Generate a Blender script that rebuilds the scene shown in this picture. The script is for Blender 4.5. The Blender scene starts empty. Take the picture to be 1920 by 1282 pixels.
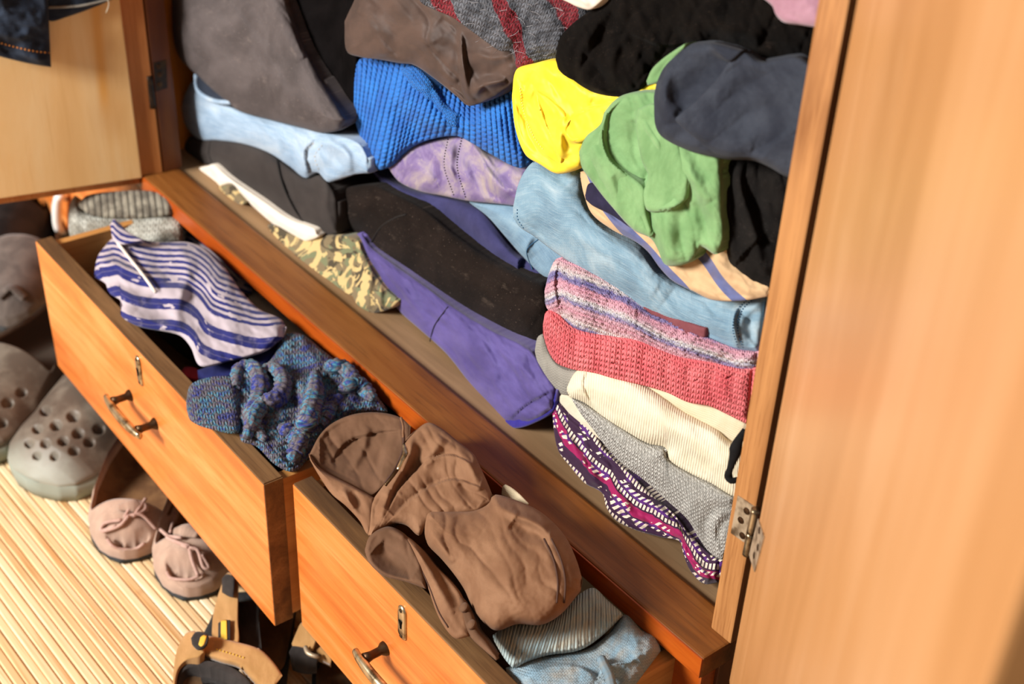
import bpy, bmesh, math, random
import numpy as np
from mathutils import Vector, Matrix
random.seed(7); np.random.seed(7)
sc = bpy.context.scene
COL = sc.collection

# ------------------------------------------------------------------ camera
FPX = 2438.03
YAW, PIT, ROL = -0.885137624, 0.574902864, 0.0479976607
CAM = np.array([.39965923, -.5099124, .66])
_f = np.array([math.sin(YAW)*math.cos(PIT), math.cos(YAW)*math.cos(PIT), -math.sin(PIT)])
_r = np.cross(_f, [0, 0, 1]); _r /= np.linalg.norm(_r); _u = np.cross(_r, _f)
AXR = _r*math.cos(ROL)+_u*math.sin(ROL); AXU = -_r*math.sin(ROL)+_u*math.cos(ROL); AXF = _f
cd = bpy.data.cameras.new('camera'); cam = bpy.data.objects.new('camera', cd); COL.objects.link(cam)
cd.sensor_width = 36; cd.lens = FPX/1920*36; cd.clip_start = .01
m = Matrix.Identity(4)
for i in range(3):
    m[i][0] = AXR[i]; m[i][1] = AXU[i]; m[i][2] = -AXF[i]; m[i][3] = CAM[i]
cam.matrix_world = m
cd.dof.use_dof = True; cd.dof.focus_distance = .97; cd.dof.aperture_fstop = 6.5
sc.camera = cam

# ------------------------------------------------------------------ world, lights, exposure
w = bpy.data.worlds.new('world'); sc.world = w; w.use_nodes = True
w.node_tree.nodes['Background'].inputs[0].default_value = (.93, .96, 1, 1)
w.node_tree.nodes['Background'].inputs[1].default_value = .12
def area(name, loc, target, sx, sy, power, color):
    d = bpy.data.lights.new(name, 'AREA'); d.shape = 'RECTANGLE'; d.size = sx; d.size_y = sy
    d.energy = power; d.color = color
    o = bpy.data.objects.new(name, d); COL.objects.link(o); o.location = loc
    o.rotation_euler = (Vector(target)-Vector(loc)).to_track_quat('-Z', 'Y').to_euler()
    return o
area('window_light', (-1.0, -2.3, 1.2), (-.4, 0, 0), .7, .8, 118, (1, .97, .93))
sc.view_settings.view_transform = 'Standard'; sc.view_settings.look = 'None'
sc.view_settings.gamma = 1; sc.view_settings.use_curve_mapping = False
sc.view_settings.exposure = 0.28

# ------------------------------------------------------------------ helpers
def ray(px, py): return AXF+AXR*(px-960)/FPX-AXU*(py-641)/FPX
def at(px, py, x=None, y=None, z=None):
    d = ray(px, py)
    t = (x-CAM[0])/d[0] if x is not None else (y-CAM[1])/d[1] if y is not None else (z-CAM[2])/d[2]
    return CAM+d*t
def srgb(h):
    h = h.lstrip('#'); c = [int(h[i:i+2], 16)/255 for i in (0, 2, 4)]
    return tuple((v/12.92 if v <= .04045 else ((v+.055)/1.055)**2.4) for v in c)+(1,)

class N:                                            # tiny node algebra
    def __init__(s, nt, k): s.nt, k_ = nt, k; s.k = k_
    def op(s, o, *a, clamp=False):
        n = s.nt.nodes.new('ShaderNodeMath'); n.operation = o; n.use_clamp = clamp
        for i, v in enumerate((s,)+a):
            if isinstance(v, N): s.nt.links.new(v.k, n.inputs[i])
            else: n.inputs[i].default_value = v
        return N(s.nt, n.outputs[0])
    def __add__(s, o): return s.op('ADD', o)
    def __sub__(s, o): return s.op('SUBTRACT', o)
    def __mul__(s, o): return s.op('MULTIPLY', o)
    def __truediv__(s, o): return s.op('DIVIDE', o)
    def sin(s): return s.op('SINE')
    def abs(s): return s.op('ABSOLUTE')
    def fr(s): return s.op('FRACT')
    def floor(s): return s.op('FLOOR')
    def gt(s, v): return s.op('GREATER_THAN', v)
    def lt(s, v): return s.op('LESS_THAN', v)
    def min(s, v): return s.op('MINIMUM', v)
    def max(s, v): return s.op('MAXIMUM', v)
    def pow(s, v): return s.op('POWER', v)
    def rng(s, a, b, c=0., d=1.):
        n = s.nt.nodes.new('ShaderNodeMapRange'); s.nt.links.new(s.k, n.inputs[0])
        n.interpolation_type = 'SMOOTHSTEP'
        for i, v in enumerate((a, b, c, d)): n.inputs[i+1].default_value = v
        return N(s.nt, n.outputs[0])

class Mat:
    def __init__(s, name, rough=.8, spec=.3, sheen=0, metal=0, coat=0):
        s.m = bpy.data.materials.new(name); s.m.use_nodes = True; s.nt = s.m.node_tree
        s.b = s.nt.nodes['Principled BSDF']; s.b.inputs['Roughness'].default_value = rough
        s.b.inputs['Specular IOR Level'].default_value = spec; s.b.inputs['Metallic'].default_value = metal
        s.b.inputs['Sheen Weight'].default_value = sheen; s.b.inputs['Sheen Roughness'].default_value = .5
        s.b.inputs['Coat Weight'].default_value = coat; s.b.inputs['Coat Roughness'].default_value = .25
        s.tc = s.nt.nodes.new('ShaderNodeTexCoord')
    def uv(s, kind='UV', sx=1000, sy=1000, rot=0):
        o = s.tc.outputs[kind]; n = s.nt.nodes.new('ShaderNodeSeparateXYZ'); s.nt.links.new(o, n.inputs[0])
        u, v = N(s.nt, n.outputs[0])*sx, N(s.nt, n.outputs[1])*sy
        if rot:
            c, d = math.cos(rot), math.sin(rot); u, v = u*c+v*d, v*c-u*d
        return u, v
    def xyz(s):
        n = s.nt.nodes.new('ShaderNodeSeparateXYZ'); s.nt.links.new(s.tc.outputs['Object'], n.inputs[0])
        return [N(s.nt, n.outputs[i]) for i in range(3)]
    def vec(s, a, b, c=0.):
        n = s.nt.nodes.new('ShaderNodeCombineXYZ')
        for i, v in enumerate((a, b, c)):
            if isinstance(v, N): s.nt.links.new(v.k, n.inputs[i])
            else: n.inputs[i].default_value = v
        return n.outputs[0]
    def noise(s, v, scale=1, detail=3, rough=.55, dist=0):
        n = s.nt.nodes.new('ShaderNodeTexNoise'); s.nt.links.new(v, n.inputs['Vector'])
        n.inputs['Scale'].default_value = scale; n.inputs['Detail'].default_value = detail
        n.inputs['Roughness'].default_value = rough; n.inputs['Distortion'].default_value = dist
        return N(s.nt, n.outputs[0])
    def voro(s, v, scale=1, feat='F1', out=0):
        n = s.nt.nodes.new('ShaderNodeTexVoronoi'); n.feature = feat; s.nt.links.new(v, n.inputs['Vector'])
        n.inputs['Scale'].default_value = scale
        return N(s.nt, n.outputs[out])
    def mix(s, f, a, b, mode='MIX'):
        n = s.nt.nodes.new('ShaderNodeMix'); n.data_type = 'RGBA'; n.blend_type = mode
        for i, v in ((0, f), (6, a), (7, b)):
            if isinstance(v, N): s.nt.links.new(v.k, n.inputs[i])
            elif isinstance(v, bpy.types.NodeSocket): s.nt.links.new(v, n.inputs[i])
            else: n.inputs[i].default_value = srgb(v) if isinstance(v, str) else v
        return n.outputs[2]
    def ramp(s, f, stops, const=False):
        n = s.nt.nodes.new('ShaderNodeValToRGB'); s.nt.links.new(f.k, n.inputs[0]); cr = n.color_ramp
        if const: cr.interpolation = 'CONSTANT'
        while len(cr.elements) < len(stops): cr.elements.new(.5)
        for e, (p, c) in zip(cr.elements, stops): e.position = p; e.color = srgb(c)
        return n.outputs[0]
    def color(s, c):
        if isinstance(c, str): s.b.inputs['Base Color'].default_value = srgb(c)
        else: s.nt.links.new(c, s.b.inputs['Base Color'])
        return s
    def bump(s, h, strength=.5, dist=.001):
        n = s.nt.nodes.new('ShaderNodeBump'); s.nt.links.new(h.k, n.inputs['Height'])
        n.inputs['Strength'].default_value = strength; n.inputs['Distance'].default_value = dist
        s.nt.links.new(n.outputs[0], s.b.inputs['Normal']); return s
    def rough(s, f): s.nt.links.new(f.k, s.b.inputs['Roughness']); return s

def wood(name, c1, c2, c3, axis='x', scale=1., rough=.45, coat=.15, fine=1.):
    """boards: long grain streaks along one axis, open pores, blotches of old varnish"""
    M = Mat(name, rough, .4, coat=coat)
    p = M.xyz(); i = 'xyz'.index(axis); q = [p[(i+1) % 3], p[(i+2) % 3]]
    along = p[i]
    v = M.vec(along*(2.2*scale), q[0]*(26*scale), q[1]*(26*scale))
    g = M.noise(v, 1, 5, .6, .9)
    v2 = M.vec(along*(14*scale), q[0]*(330*scale), q[1]*(330*scale))
    fine_n = M.noise(v2, 1, 3, .6)
    blot = M.noise(M.vec(along*5, q[0]*9, q[1]*9), 1, 4, .6)
    c = M.ramp(g, [(.28, c1), (.5, c2), (.72, c3)])
    c = M.mix(fine_n.rng(.5, .72, 0, .55*fine), c, c1)
    c = M.mix(blot.rng(.52, .75, 0, .5), c, c3)
    M.color(c); M.bump(fine_n*.6+g*.4, .25, .0006)
    return M.m

def link(name, verts, faces, mat, parent=None, smooth=True, uvs=None):
    me = bpy.data.meshes.new(name)
    me.from_pydata([tuple(map(float, v)) for v in verts], [], [tuple(map(int, f)) for f in faces])
    if smooth: me.polygons.foreach_set('use_smooth', [True]*len(me.polygons))
    if uvs is not None:
        l = me.uv_layers.new(name='UVMap'); idx = np.empty(len(me.loops), np.int32)
        me.loops.foreach_get('vertex_index', idx)
        l.data.foreach_set('uv', np.asarray(uvs, np.float32)[idx].ravel())
    me.materials.append(mat); me.update()
    o = bpy.data.objects.new(name, me); COL.objects.link(o)
    if parent: o.parent = parent; o.matrix_parent_inverse = parent.matrix_world.inverted() if False else Matrix.Translation(-parent.location) if parent.type == 'EMPTY' else Matrix.Identity(4)
    return o
def empty(name, loc, label=None, cat=None, group=None):
    o = bpy.data.objects.new(name, None); COL.objects.link(o); o.location = loc; o.empty_display_size = .02
    tag(o, label, cat, group); return o
def tag(o, label=None, cat=None, group=None, kind=None):
    if label: o['label'] = label
    if cat: o['category'] = cat
    if group: o['group'] = group
    if kind: o['kind'] = kind
    return o

def boxes(name, blist, mat, parent=None, bev=.0015, rot=None):
    """bevelled boxes (x0,x1,y0,y1,z0,z1) in one mesh; rot = (pivot, angle about z)"""
    bm = bmesh.new()
    for b in blist:
        x0, x1, y0, y1, z0, z1 = b
        vs = [bm.verts.new((x, y, z)) for x in (x0, x1) for y in (y0, y1) for z in (z0, z1)]
        for f in ((0, 1, 3, 2), (4, 6, 7, 5), (0, 4, 5, 1), (2, 3, 7, 6), (0, 2, 6, 4), (1, 5, 7, 3)):
            bm.faces.new([vs[i] for i in f])
    bmesh.ops.recalc_face_normals(bm, faces=bm.faces)
    if bev: bmesh.ops.bevel(bm, geom=list(bm.edges), offset=bev, segments=2, affect='EDGES', profile=.6)
    if rot: bmesh.ops.transform(bm, matrix=Matrix.Translation(rot[0]) @ Matrix.Rotation(rot[1], 4, 'Z'), verts=bm.verts)
    me = bpy.data.meshes.new(name); bm.to_mesh(me); bm.free(); me.materials.append(mat)
    o = bpy.data.objects.new(name, me); COL.objects.link(o)
    if parent:
        o.parent = parent
        if parent.type == 'EMPTY': o.matrix_parent_inverse = Matrix.Translation(-parent.location)
    return o

def crom(P, n):
    """centripetal-ish smooth resample of a polyline to n points"""
    P = np.asarray(P, float)
    if len(P) == 2: 
        t = np.linspace(0, 1, n)[:, None]; return P[0]*(1-t)+P[1]*t
    Q = np.vstack([2*P[0]-P[1], P, 2*P[-1]-P[-2]]); out = []
    for i in range(1, len(Q)-2):
        p0, p1, p2, p3 = Q[i-1], Q[i], Q[i+1], Q[i+2]
        d1 = max(np.linalg.norm(p2-p1), 1e-9); m1 = (p2-p0)/max(np.linalg.norm(p1-p0)+d1, 1e-9)*d1; m2 = (p3-p1)/max(np.linalg.norm(p3-p2)+d1, 1e-9)*d1
        t = np.linspace(0, 1, 14, endpoint=False)[:, None]
        out.append((2*t**3-3*t**2+1)*p1+(t**3-2*t**2+t)*m1+(-2*t**3+3*t**2)*p2+(t**3-t**2)*m2)
    out = np.vstack(out+[P[-1:]])
    s = np.r_[0, np.cumsum(np.linalg.norm(np.diff(out, axis=0), axis=1))]
    return np.stack([np.interp(np.linspace(0, s[-1], n), s, out[:, k]) for k in range(out.shape[1])], 1)

def tube(name, pts, rad, mat, parent=None, seg=8, n=None, flat=1., flatn=None, close=True):
    pts = crom(pts, n or max(6, len(pts)*4)); rr = np.interp(np.linspace(0, 1, len(pts)), np.linspace(0, 1, len(np.atleast_1d(rad))), np.atleast_1d(rad)) if np.ndim(rad) else np.full(len(pts), rad)
    T = np.gradient(pts, axis=0); T /= np.linalg.norm(T, axis=1)[:, None]+1e-12
    up = np.array(flatn if flatn is not None else (0.13, -.2, .97)); V = []
    for p, t, r in zip(pts, T, rr):
        a = np.cross(t, up); a /= np.linalg.norm(a)+1e-12; b = np.cross(a, t)
        for k in range(seg):
            q = 2*math.pi*k/seg; V.append(p+a*math.cos(q)*r+b*math.sin(q)*r*flat)
    F = [(i*seg+k, i*seg+(k+1) % seg, (i+1)*seg+(k+1) % seg, (i+1)*seg+k) for i in range(len(pts)-1) for k in range(seg)]
    F += [tuple(range(seg))[::-1], tuple((len(pts)-1)*seg+k for k in range(seg))]
    uv = [(i/len(pts)*.3, k/seg*.05) for i in range(len(pts)) for k in range(seg)]
    return link(name, V, F, mat, parent, uvs=uv)

def vnoise(P, seed=0, oct=3):
    """smooth value noise, P (n,2)"""
    out = np.zeros(len(P)); amp = 1.; tot = 0
    for o in range(oct):
        p = P*(2**o)+seed*17.31+o*5.7; i = np.floor(p).astype(np.int64); f = p-i; f = f*f*f*(f*(f*6-15)+10)
        def h(a, b):
            x = np.sin((a*127.1+b*311.7+seed*74.7))*43758.5453; return x-np.floor(x)
        v = (h(i[:, 0], i[:, 1])*(1-f[:, 0])+h(i[:, 0]+1, i[:, 1])*f[:, 0])*(1-f[:, 1])+(h(i[:, 0], i[:, 1]+1)*(1-f[:, 0])+h(i[:, 0]+1, i[:, 1]+1)*f[:, 0])*f[:, 1]
        out += amp*(v*2-1); tot += amp; amp *= .5
    return out/tot

def polydist(P, L, closed=False):
    """distance, sign (+ = right-hand side on screen), parameter 0..1 to a polyline"""
    L = np.asarray(L, float)
    if closed: L = np.vstack([L, L[:1]])
    best = np.full(len(P), 1e18); sg = np.zeros(len(P)); tt = np.zeros(len(P))
    seg = np.linalg.norm(np.diff(L, axis=0), axis=1); cum = np.r_[0, np.cumsum(seg)]
    for i in range(len(L)-1):
        a, d = L[i], L[i+1]-L[i]; l2 = d@d
        if l2 < 1e-12: continue
        r = P-a; t = np.clip((r@d)/l2, 0, 1); q = r-t[:, None]*d; dd = (q*q).sum(1)
        m = dd < best; best[m] = dd[m]; sg[m] = np.sign(r[m]@np.array([-d[1], d[0]])); tt[m] = (cum[i]+t[m]*seg[i])/cum[-1]
    return np.sqrt(best), sg, tt

def stitch(U, V, kind, w, h):
    """knit relief, 0..1, U and V in the cloth's own units"""
    if kind == 'rib':
        a = (U/w) % 1-.5; b = (V/h+np.floor(U/w)*.5) % 1-.5
        return (1-(2*np.abs(a))**2.4)*(.42+.58*(1-(2*np.abs(b))**2))
    a = (U/w) % 1-.5; b = (V/h+np.abs(a)*1.1) % 1-.5
    return np.clip(1-(np.abs(a)-.25)**2*15, 0, 1)*(1-(2*b)**2)

class Cloth:
    """A piece of cloth: outline between an upper and a lower chain (given where the photograph shows them, on a
    plane in the wardrobe), rounded at its rim, modelled with fold ridges, given a back so that it has real thickness."""
    def __init__(s, top, bot, o, n=(0, -1, 0), R=40, bulge=None, ridges=(), noise=(), knit=None, lift=0., pleats=(), amp=1.5):
        s.n = np.array(n, float); s.n /= np.linalg.norm(s.n); s.o = np.asarray(o, float)
        s.top, s.bot = crom(top, 90), crom(bot, 90)
        s.poly = np.vstack([s.top, s.bot[::-1]]); s.R = R*.85; s.pleats = pleats; s.amp = amp
        s.sc = np.linalg.norm(s.base(s.poly[40:41])[0]-CAM)/FPX
        s.bulge = R*s.sc*.66 if bulge is None else bulge/1000.
        s.ridges, s.noise, s.knit, s.lift = ridges, noise, knit, lift/1000.
    def base(s, P):
        d = AXF+np.outer(P[:, 0]-960, AXR)/FPX-np.outer(P[:, 1]-641, AXU)/FPX
        return CAM+d*(((s.o-CAM)@s.n)/(d@s.n))[:, None]
    def rel(s, P):
        d, _, _ = polydist(P, s.poly[::2], True)
        x = np.clip(d/s.R, 0, 1); h = s.bulge*np.sqrt(np.clip(1-(1-x)**2, 0, 1)); rim = np.clip(d/10, 0, 1)
        e = np.zeros(len(P))
        for k, pts, wd, amp in s.ridges:
            L = crom(pts, max(8, len(pts)*5)); dd, sg, t = polydist(P, L)
            tp = np.clip(np.sin(np.pi*np.clip(t, .001, .999)), 0, 1)**.45
            if amp < 0 and k in 'rR': amp, wd = amp*.62, wd*1.4
            if k == 'r': e += amp/1000*np.exp(-(dd/wd)**2)*tp
            elif k == 'R': e += amp/1000*np.exp(-(dd/wd)**2)
            elif k == 's': e += amp/1000*np.clip(.5+sg*dd/3, 0, 1)*np.exp(-np.maximum(sg*dd, 0)/wd)*np.where(sg*dd < 0, np.exp(-dd/3), 1)*tp
            elif k == 'S': e += amp/1000*np.clip(.5+sg*dd/4, 0, 1)*np.exp(-np.maximum(sg*dd, 0)/wd)
        for i, (amp, size, ang, stretch) in enumerate(s.noise):
            c, q = math.cos(math.radians(ang)), math.sin(math.radians(ang))
            X = np.stack([(P[:, 0]*c+P[:, 1]*q)/(size*stretch), (-P[:, 0]*q+P[:, 1]*c)/size], 1)
            v = vnoise(X, i+int(s.o[0]*977) % 50, 3); e += amp/1000*v
        e *= s.amp
        for i, (amp, wl, ang, warp) in enumerate(s.pleats):
            c, q = math.cos(math.radians(ang)), math.sin(math.radians(ang))
            al, pe = P[:, 0]*c+P[:, 1]*q, -P[:, 0]*q+P[:, 1]*c
            wn = vnoise(np.stack([al/(wl*3.2), pe/(wl*1.6)], 1), 11+i, 2); mk = np.clip(.55+1.1*vnoise(np.stack([al/(wl*2.6), pe/(wl*1.3)], 1), 23+i, 2), 0, 1)
            e += amp/1000*(np.abs(np.sin(math.pi*(pe/wl+warp*wn)))**.8-.5)*mk
        e += .0004*vnoise(P/7., 3, 2)
        return h+e*rim+s.lift
    def pt(s, P, extra=0.):
        P = np.atleast_2d(np.asarray(P, float)); B = s.base(P); d = CAM-B; d /= np.linalg.norm(d, axis=1)[:, None]
        return B+d*(s.rel(P)+extra)[:, None]
    def build(s, name, mat, parent=None, step=3.2, ext=(0, 1, 0), D=.2, shrink=.12):
        L = max(np.linalg.norm(np.diff(c, axis=0), axis=1).sum() for c in (s.top, s.bot))
        W = np.linalg.norm(s.top-s.bot, axis=1).max()
        nu, nv = int(np.clip(L/step, 8, 420)), int(np.clip(W/step, 6, 260))
        A, B = s.top, s.bot; ti = np.linspace(0, 89, nu)
        A = np.stack([np.interp(ti, range(90), A[:, k]) for k in (0, 1)], 1); B = np.stack([np.interp(ti, range(90), B[:, k]) for k in (0, 1)], 1)
        v = (1-np.cos(np.linspace(0, math.pi, nv)))/2*.45+np.linspace(0, 1, nv)*.55
        G = A[:, None]*(1-v)[None, :, None]+B[:, None]*v[None, :, None]
        P = G.reshape(-1, 2); B3 = s.base(P); dr = CAM-B3; dr /= np.linalg.norm(dr, axis=1)[:, None]
        Ug, Vg = np.meshgrid(np.linspace(0, L, nu), v*W, indexing='ij')
        # pattern runs with the cloth: keep rows at their true width where the outline narrows
        wl = np.linalg.norm(A-B, axis=1); Vg = (v[None, :]-.5)*wl[:, None]+W/2
        h = s.rel(P)
        if s.knit:
            kind, kw, kh, ka = s.knit; d, _, _ = polydist(P, s.poly[::2], True)
            h = h+ka/1000*(stitch(Ug.ravel(), Vg.ravel(), kind, kw, kh)-.4)*np.clip(d/6, .25, 1)
        X = B3+dr*h[:, None]
        idx = np.arange(nu*nv).reshape(nu, nv)
        F = [np.stack([idx[:-1, :-1], idx[:-1, 1:], idx[1:, 1:], idx[1:, :-1]], -1).reshape(-1, 4)]
        loop = np.r_[idx[:, 0], idx[-1, 1:], idx[-2::-1, -1], idx[0, -2:0:-1]]
        cen = X[loop].mean(0); e = np.array(ext, float); e /= np.linalg.norm(e)
        V = [X]; base = len(X); prev = loop; uv = [np.stack([Ug.ravel(), Vg.ravel()], 1)/1000]
        for f, sh in ((.04, .0), (.35, shrink*.6), (1., shrink)):
            ring = X[loop]+e*D*f; c2 = cen+e*D*f; ring = ring+(c2-ring)*sh
            V.append(ring); cur = np.arange(base, base+len(loop)); base += len(loop)
            F.append(np.stack([prev, np.roll(prev, -1), np.roll(cur, -1), cur], 1)[:, ::-1] if False else np.stack([prev, np.roll(prev, -1), np.roll(cur, -1), cur], 1)); prev = cur
            uv.append(uv[0][loop])
        V.append(V[-1].mean(0)[None]); uv.append(uv[0].mean(0)[None])
        faces = [tuple(q) for q in np.vstack(F).tolist()]+[(int(a), int(b), base) for a, b in zip(prev, np.roll(prev, -1))]
        o = link(name, np.vstack(V), faces, mat, parent, uvs=np.vstack(uv))
        bm = bmesh.new(); bm.from_mesh(o.data); bmesh.ops.remove_doubles(bm, verts=bm.verts, dist=1e-6)
        bmesh.ops.recalc_face_normals(bm, faces=bm.faces); bm.to_mesh(o.data); bm.free()
        o.data.polygons.foreach_set('use_smooth', [True]*len(o.data.polygons))
        s.obj = o; return o
    def seam(s, name, pts, rad, mat, parent, extra=.0004, n=None, flat=1.):
        n = n or max(8, int(np.linalg.norm(np.diff(np.asarray(pts, float), axis=0), axis=1).sum()/5))
        return tube(name, s.pt(crom(pts, n), extra), rad, mat, parent, 6, n, flat)
    def stitches(s, name, pts, mat, parent, gap=7, rad=.0005, extra=.0006):
        L = crom(pts, 200); ln = np.linalg.norm(np.diff(L, axis=0), axis=1).sum(); k = max(2, int(ln/gap)); V, F = [], []
        T = np.linspace(0, 199, k*2)
        Q = np.stack([np.interp(T, range(200), L[:, i]) for i in (0, 1)], 1); X = s.pt(Q, extra)
        for i in range(k):
            a, b = X[2*i], X[2*i+1]; t = (b-a)/(np.linalg.norm(b-a)+1e-9); c = CAM-a; c /= np.linalg.norm(c); p = np.cross(t, c)*rad
            i0 = len(V); V += [a-p, a+p, b+p, b-p, (a+b)/2+c*rad*1.6]
            F += [(i0, i0+1, i0+4), (i0+1, i0+2, i0+4), (i0+2, i0+3, i0+4), (i0+3, i0, i0+4)]
        return link(name, V, F, mat, parent, False)

def garment(name, label, cat, c, mat, group=None, **k):
    o = c.build(name, mat, None, **k); return tag(o, label, cat, group)

# ------------------------------------------------------------------ woods and metals
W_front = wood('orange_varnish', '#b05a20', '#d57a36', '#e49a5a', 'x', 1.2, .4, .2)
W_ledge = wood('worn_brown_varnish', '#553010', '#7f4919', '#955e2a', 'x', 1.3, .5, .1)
W_edge = wood('red_brown_varnish', '#7d2f0c', '#a5480f', '#b85a18', 'x', 1.2, .35, .3)
W_top = wood('bare_worn_edge', '#4a3018', '#6b4a28', '#86623c', 'x', 1.6, .75, 0)
W_side = wood('pale_drawer_side', '#a56c36', '#c48a4a', '#d29b5c', 'y', 1.2, .55, .05)
W_post = wood('oak_post', '#7f4d22', '#aa7442', '#bf8852', 'z', 1.6, .5, .05, 1.3)
W_dark = wood('dark_post', '#4a2410', '#6b3815', '#83501f', 'z', 1., .5, .1)
W_in = wood('amber_inner_wall', '#9c611c', '#bd7b28', '#cc8b36', 'z', .8, .5, .1)
W_ply = wood('pale_plywood', '#e3b270', '#eec283', '#f3cf97', 'z', .45, .5, .1, .35)
W_stile = wood('door_stile', '#a5622c', '#c07c42', '#cc8d54', 'z', 1., .5, .1)
W_door = wood('honey_door', '#a3703f', '#b88453', '#c59568', 'z', .55, .42, .12, .6)
W_shelf = wood('dusty_shelf', '#7d6142', '#957552', '#a78762', 'x', .9, .85, 0, .5)
W_floor = wood('floor_board', '#6b4a2c', '#80603d', '#96744d', 'x', .8, .7, 0)
def metal(name, c, rough=.35, mt=.9):
    M = Mat(name, rough, .5, metal=mt); p = M.xyz(); n = M.noise(M.vec(*p), 90, 4)
    M.color(M.mix(n.rng(.4, .7), c, '#5a4630')); M.bump(n, .15, .0005); return M.m
brass = metal('worn_brass', '#d6c09a', .28); steel = metal('tarnished_steel', '#bda88c', .45, .45); iron = metal('dark_iron', '#3b3430', .5)
bronze = metal('dark_bronze', '#4d3524', .4)
black = Mat('black_gap', .9, .1).color('#0b0706').m
white_plastic = Mat('white_plastic', .35, .5).color('#f2eee8').m

# ------------------------------------------------------------------ setting
FZ = -.27
tag(boxes('floor', [(-3, 2, -3, .5, FZ-.06, FZ-.006)], W_floor, bev=0), kind='structure')
Mw = Mat('wall_paint', .9, .2); Mw.color(Mw.mix(Mw.noise(Mw.vec(*Mw.xyz()), 3, 4), '#b7a58f', '#c8b8a2'))
tag(boxes('wall_back', [(-3, 2, .5, .55, FZ-.006, 1.9)], Mw.m, bev=0), kind='structure')

# bamboo mat, every slat a part
mat_root = empty('bamboo_mat', (-.9, -.3, FZ-.006), 'pale bamboo slat mat on the floor under all the shoes', 'mat')
bam = []
for k in range(5):
    M = Mat('bamboo_%d' % k, .5, .35, coat=.1); p = M.xyz()
    oi = M.nt.nodes.new('ShaderNodeObjectInfo'); rnd = N(M.nt, oi.outputs['Random'])
    g = M.noise(M.vec(p[0]*5+rnd*60, p[1]*160, rnd*9), 1, 4, .6); knot = M.noise(M.vec(p[0]*11+rnd*91, rnd*40, 0), 1, 2)
    cc = ['#e2c496', '#ead0a6', '#dab887', '#f0dcb8', '#e6c99b'][k]
    c = M.mix(g.rng(.42, .68), cc, ['#c99a62', '#d4a872', '#b98850', '#dfbb88', '#c99c68'][k])
    c = M.mix(knot.rng(.66, .74, 0, .7), c, '#9a6430'); M.color(c); M.bump(g, .3, .0006); bam.append(M.m)
SL = .0088; rot_m = math.radians(3.0)
prof = [(-.0042, -.004), (-.0042, -.0012), (-.0028, .0), (.0028, .0), (.0042, -.0012), (.0042, -.004)]
slat_me = {}
for i in range(104):
    y = -.78+i*SL; k = random.randrange(5); half = .95
    if k not in slat_me:
        V = [(sx*half, a, b) for sx in (-1, 1) for a, b in prof]; n = len(prof)
        F = [(j, (j+1) % n, n+(j+1) % n, n+j) for j in range(n)]+[tuple(range(n))[::-1], tuple(range(n, 2*n))]
        o = link('slat', V, F, bam[k], None, False); slat_me[k] = o.data
    else:
        o = bpy.data.objects.new('slat', slat_me[k]); COL.objects.link(o)
    o.parent = mat_root; o.location = (random.uniform(-.03, .03), y+.3, .006+random.uniform(-.0006, .0005))
    o.rotation_euler = (random.uniform(-.05, .05), 0, random.uniform(-.0012, .0012))
mat_root.rotation_euler = (0, 0, rot_m)

# ------------------------------------------------------------------ wardrobe
LB, LT, XL = .0431, .02, -.894
ward = empty('wardrobe', (-.45, .2, FZ), 'old varnished wooden wardrobe with open doors and two pulled-out drawers full of clothes', 'wardrobe')
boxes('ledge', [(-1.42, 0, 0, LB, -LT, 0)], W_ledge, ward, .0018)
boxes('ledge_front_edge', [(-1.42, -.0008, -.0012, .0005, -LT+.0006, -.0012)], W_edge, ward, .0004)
boxes('shelf_board', [(-.965, 0, LB, .44, -LT, -.004)], W_shelf, ward, .0005)
boxes('right_post', [(-.0182, .0012, .0245, .052, 0, 1.1)], W_post, ward, .0015)
boxes('left_post', [(-.965, XL, .0245, .047, 0, 1.1)], W_dark, ward, .001)
boxes('left_wall', [(-.965, -.948, .047, .44, -.004, 1.1)], W_in, ward, .0005)
boxes('right_wall', [(-.01, .0012, .052, .44, -.004, 1.1), (-.012, -.001, .02, .44, FZ, -LT)], W_dark, ward, .0005)
boxes('back_board', [(-1.42, .0, .44, .452, FZ, 1.1)], W_in, ward, .0005)
boxes('top_board', [(-1.42, .01, .02, .452, 1.1, 1.12)], W_dark, ward, .0005)
boxes('left_section_front', [(-1.42, -.967, .0245, .044, 0, 1.1)], W_stile, ward, .001)
boxes('closed_drawer_front', [(-1.42, -.885, .002, .02, -.205, -.024)], W_front, ward, .0015)
boxes('lower_post', [(-.036, -.004, .006, .04, FZ, -LT)], W_edge, ward, .002)
boxes('middle_post', [(-.362, -.348, .012, .04, FZ, -LT)], W_edge, ward, .002)
boxes('far_post', [(-.93, -.872, .006, .04, FZ, -LT)], W_edge, ward, .002)
boxes('bottom_rail', [(-.872, -.036, .02, .04, -.226, -.206)], W_dark, ward, .001)
boxes('lower_back_board', [(-1.42, 0, .28, .29, FZ, -LT)], W_dark, ward, .001)

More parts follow.
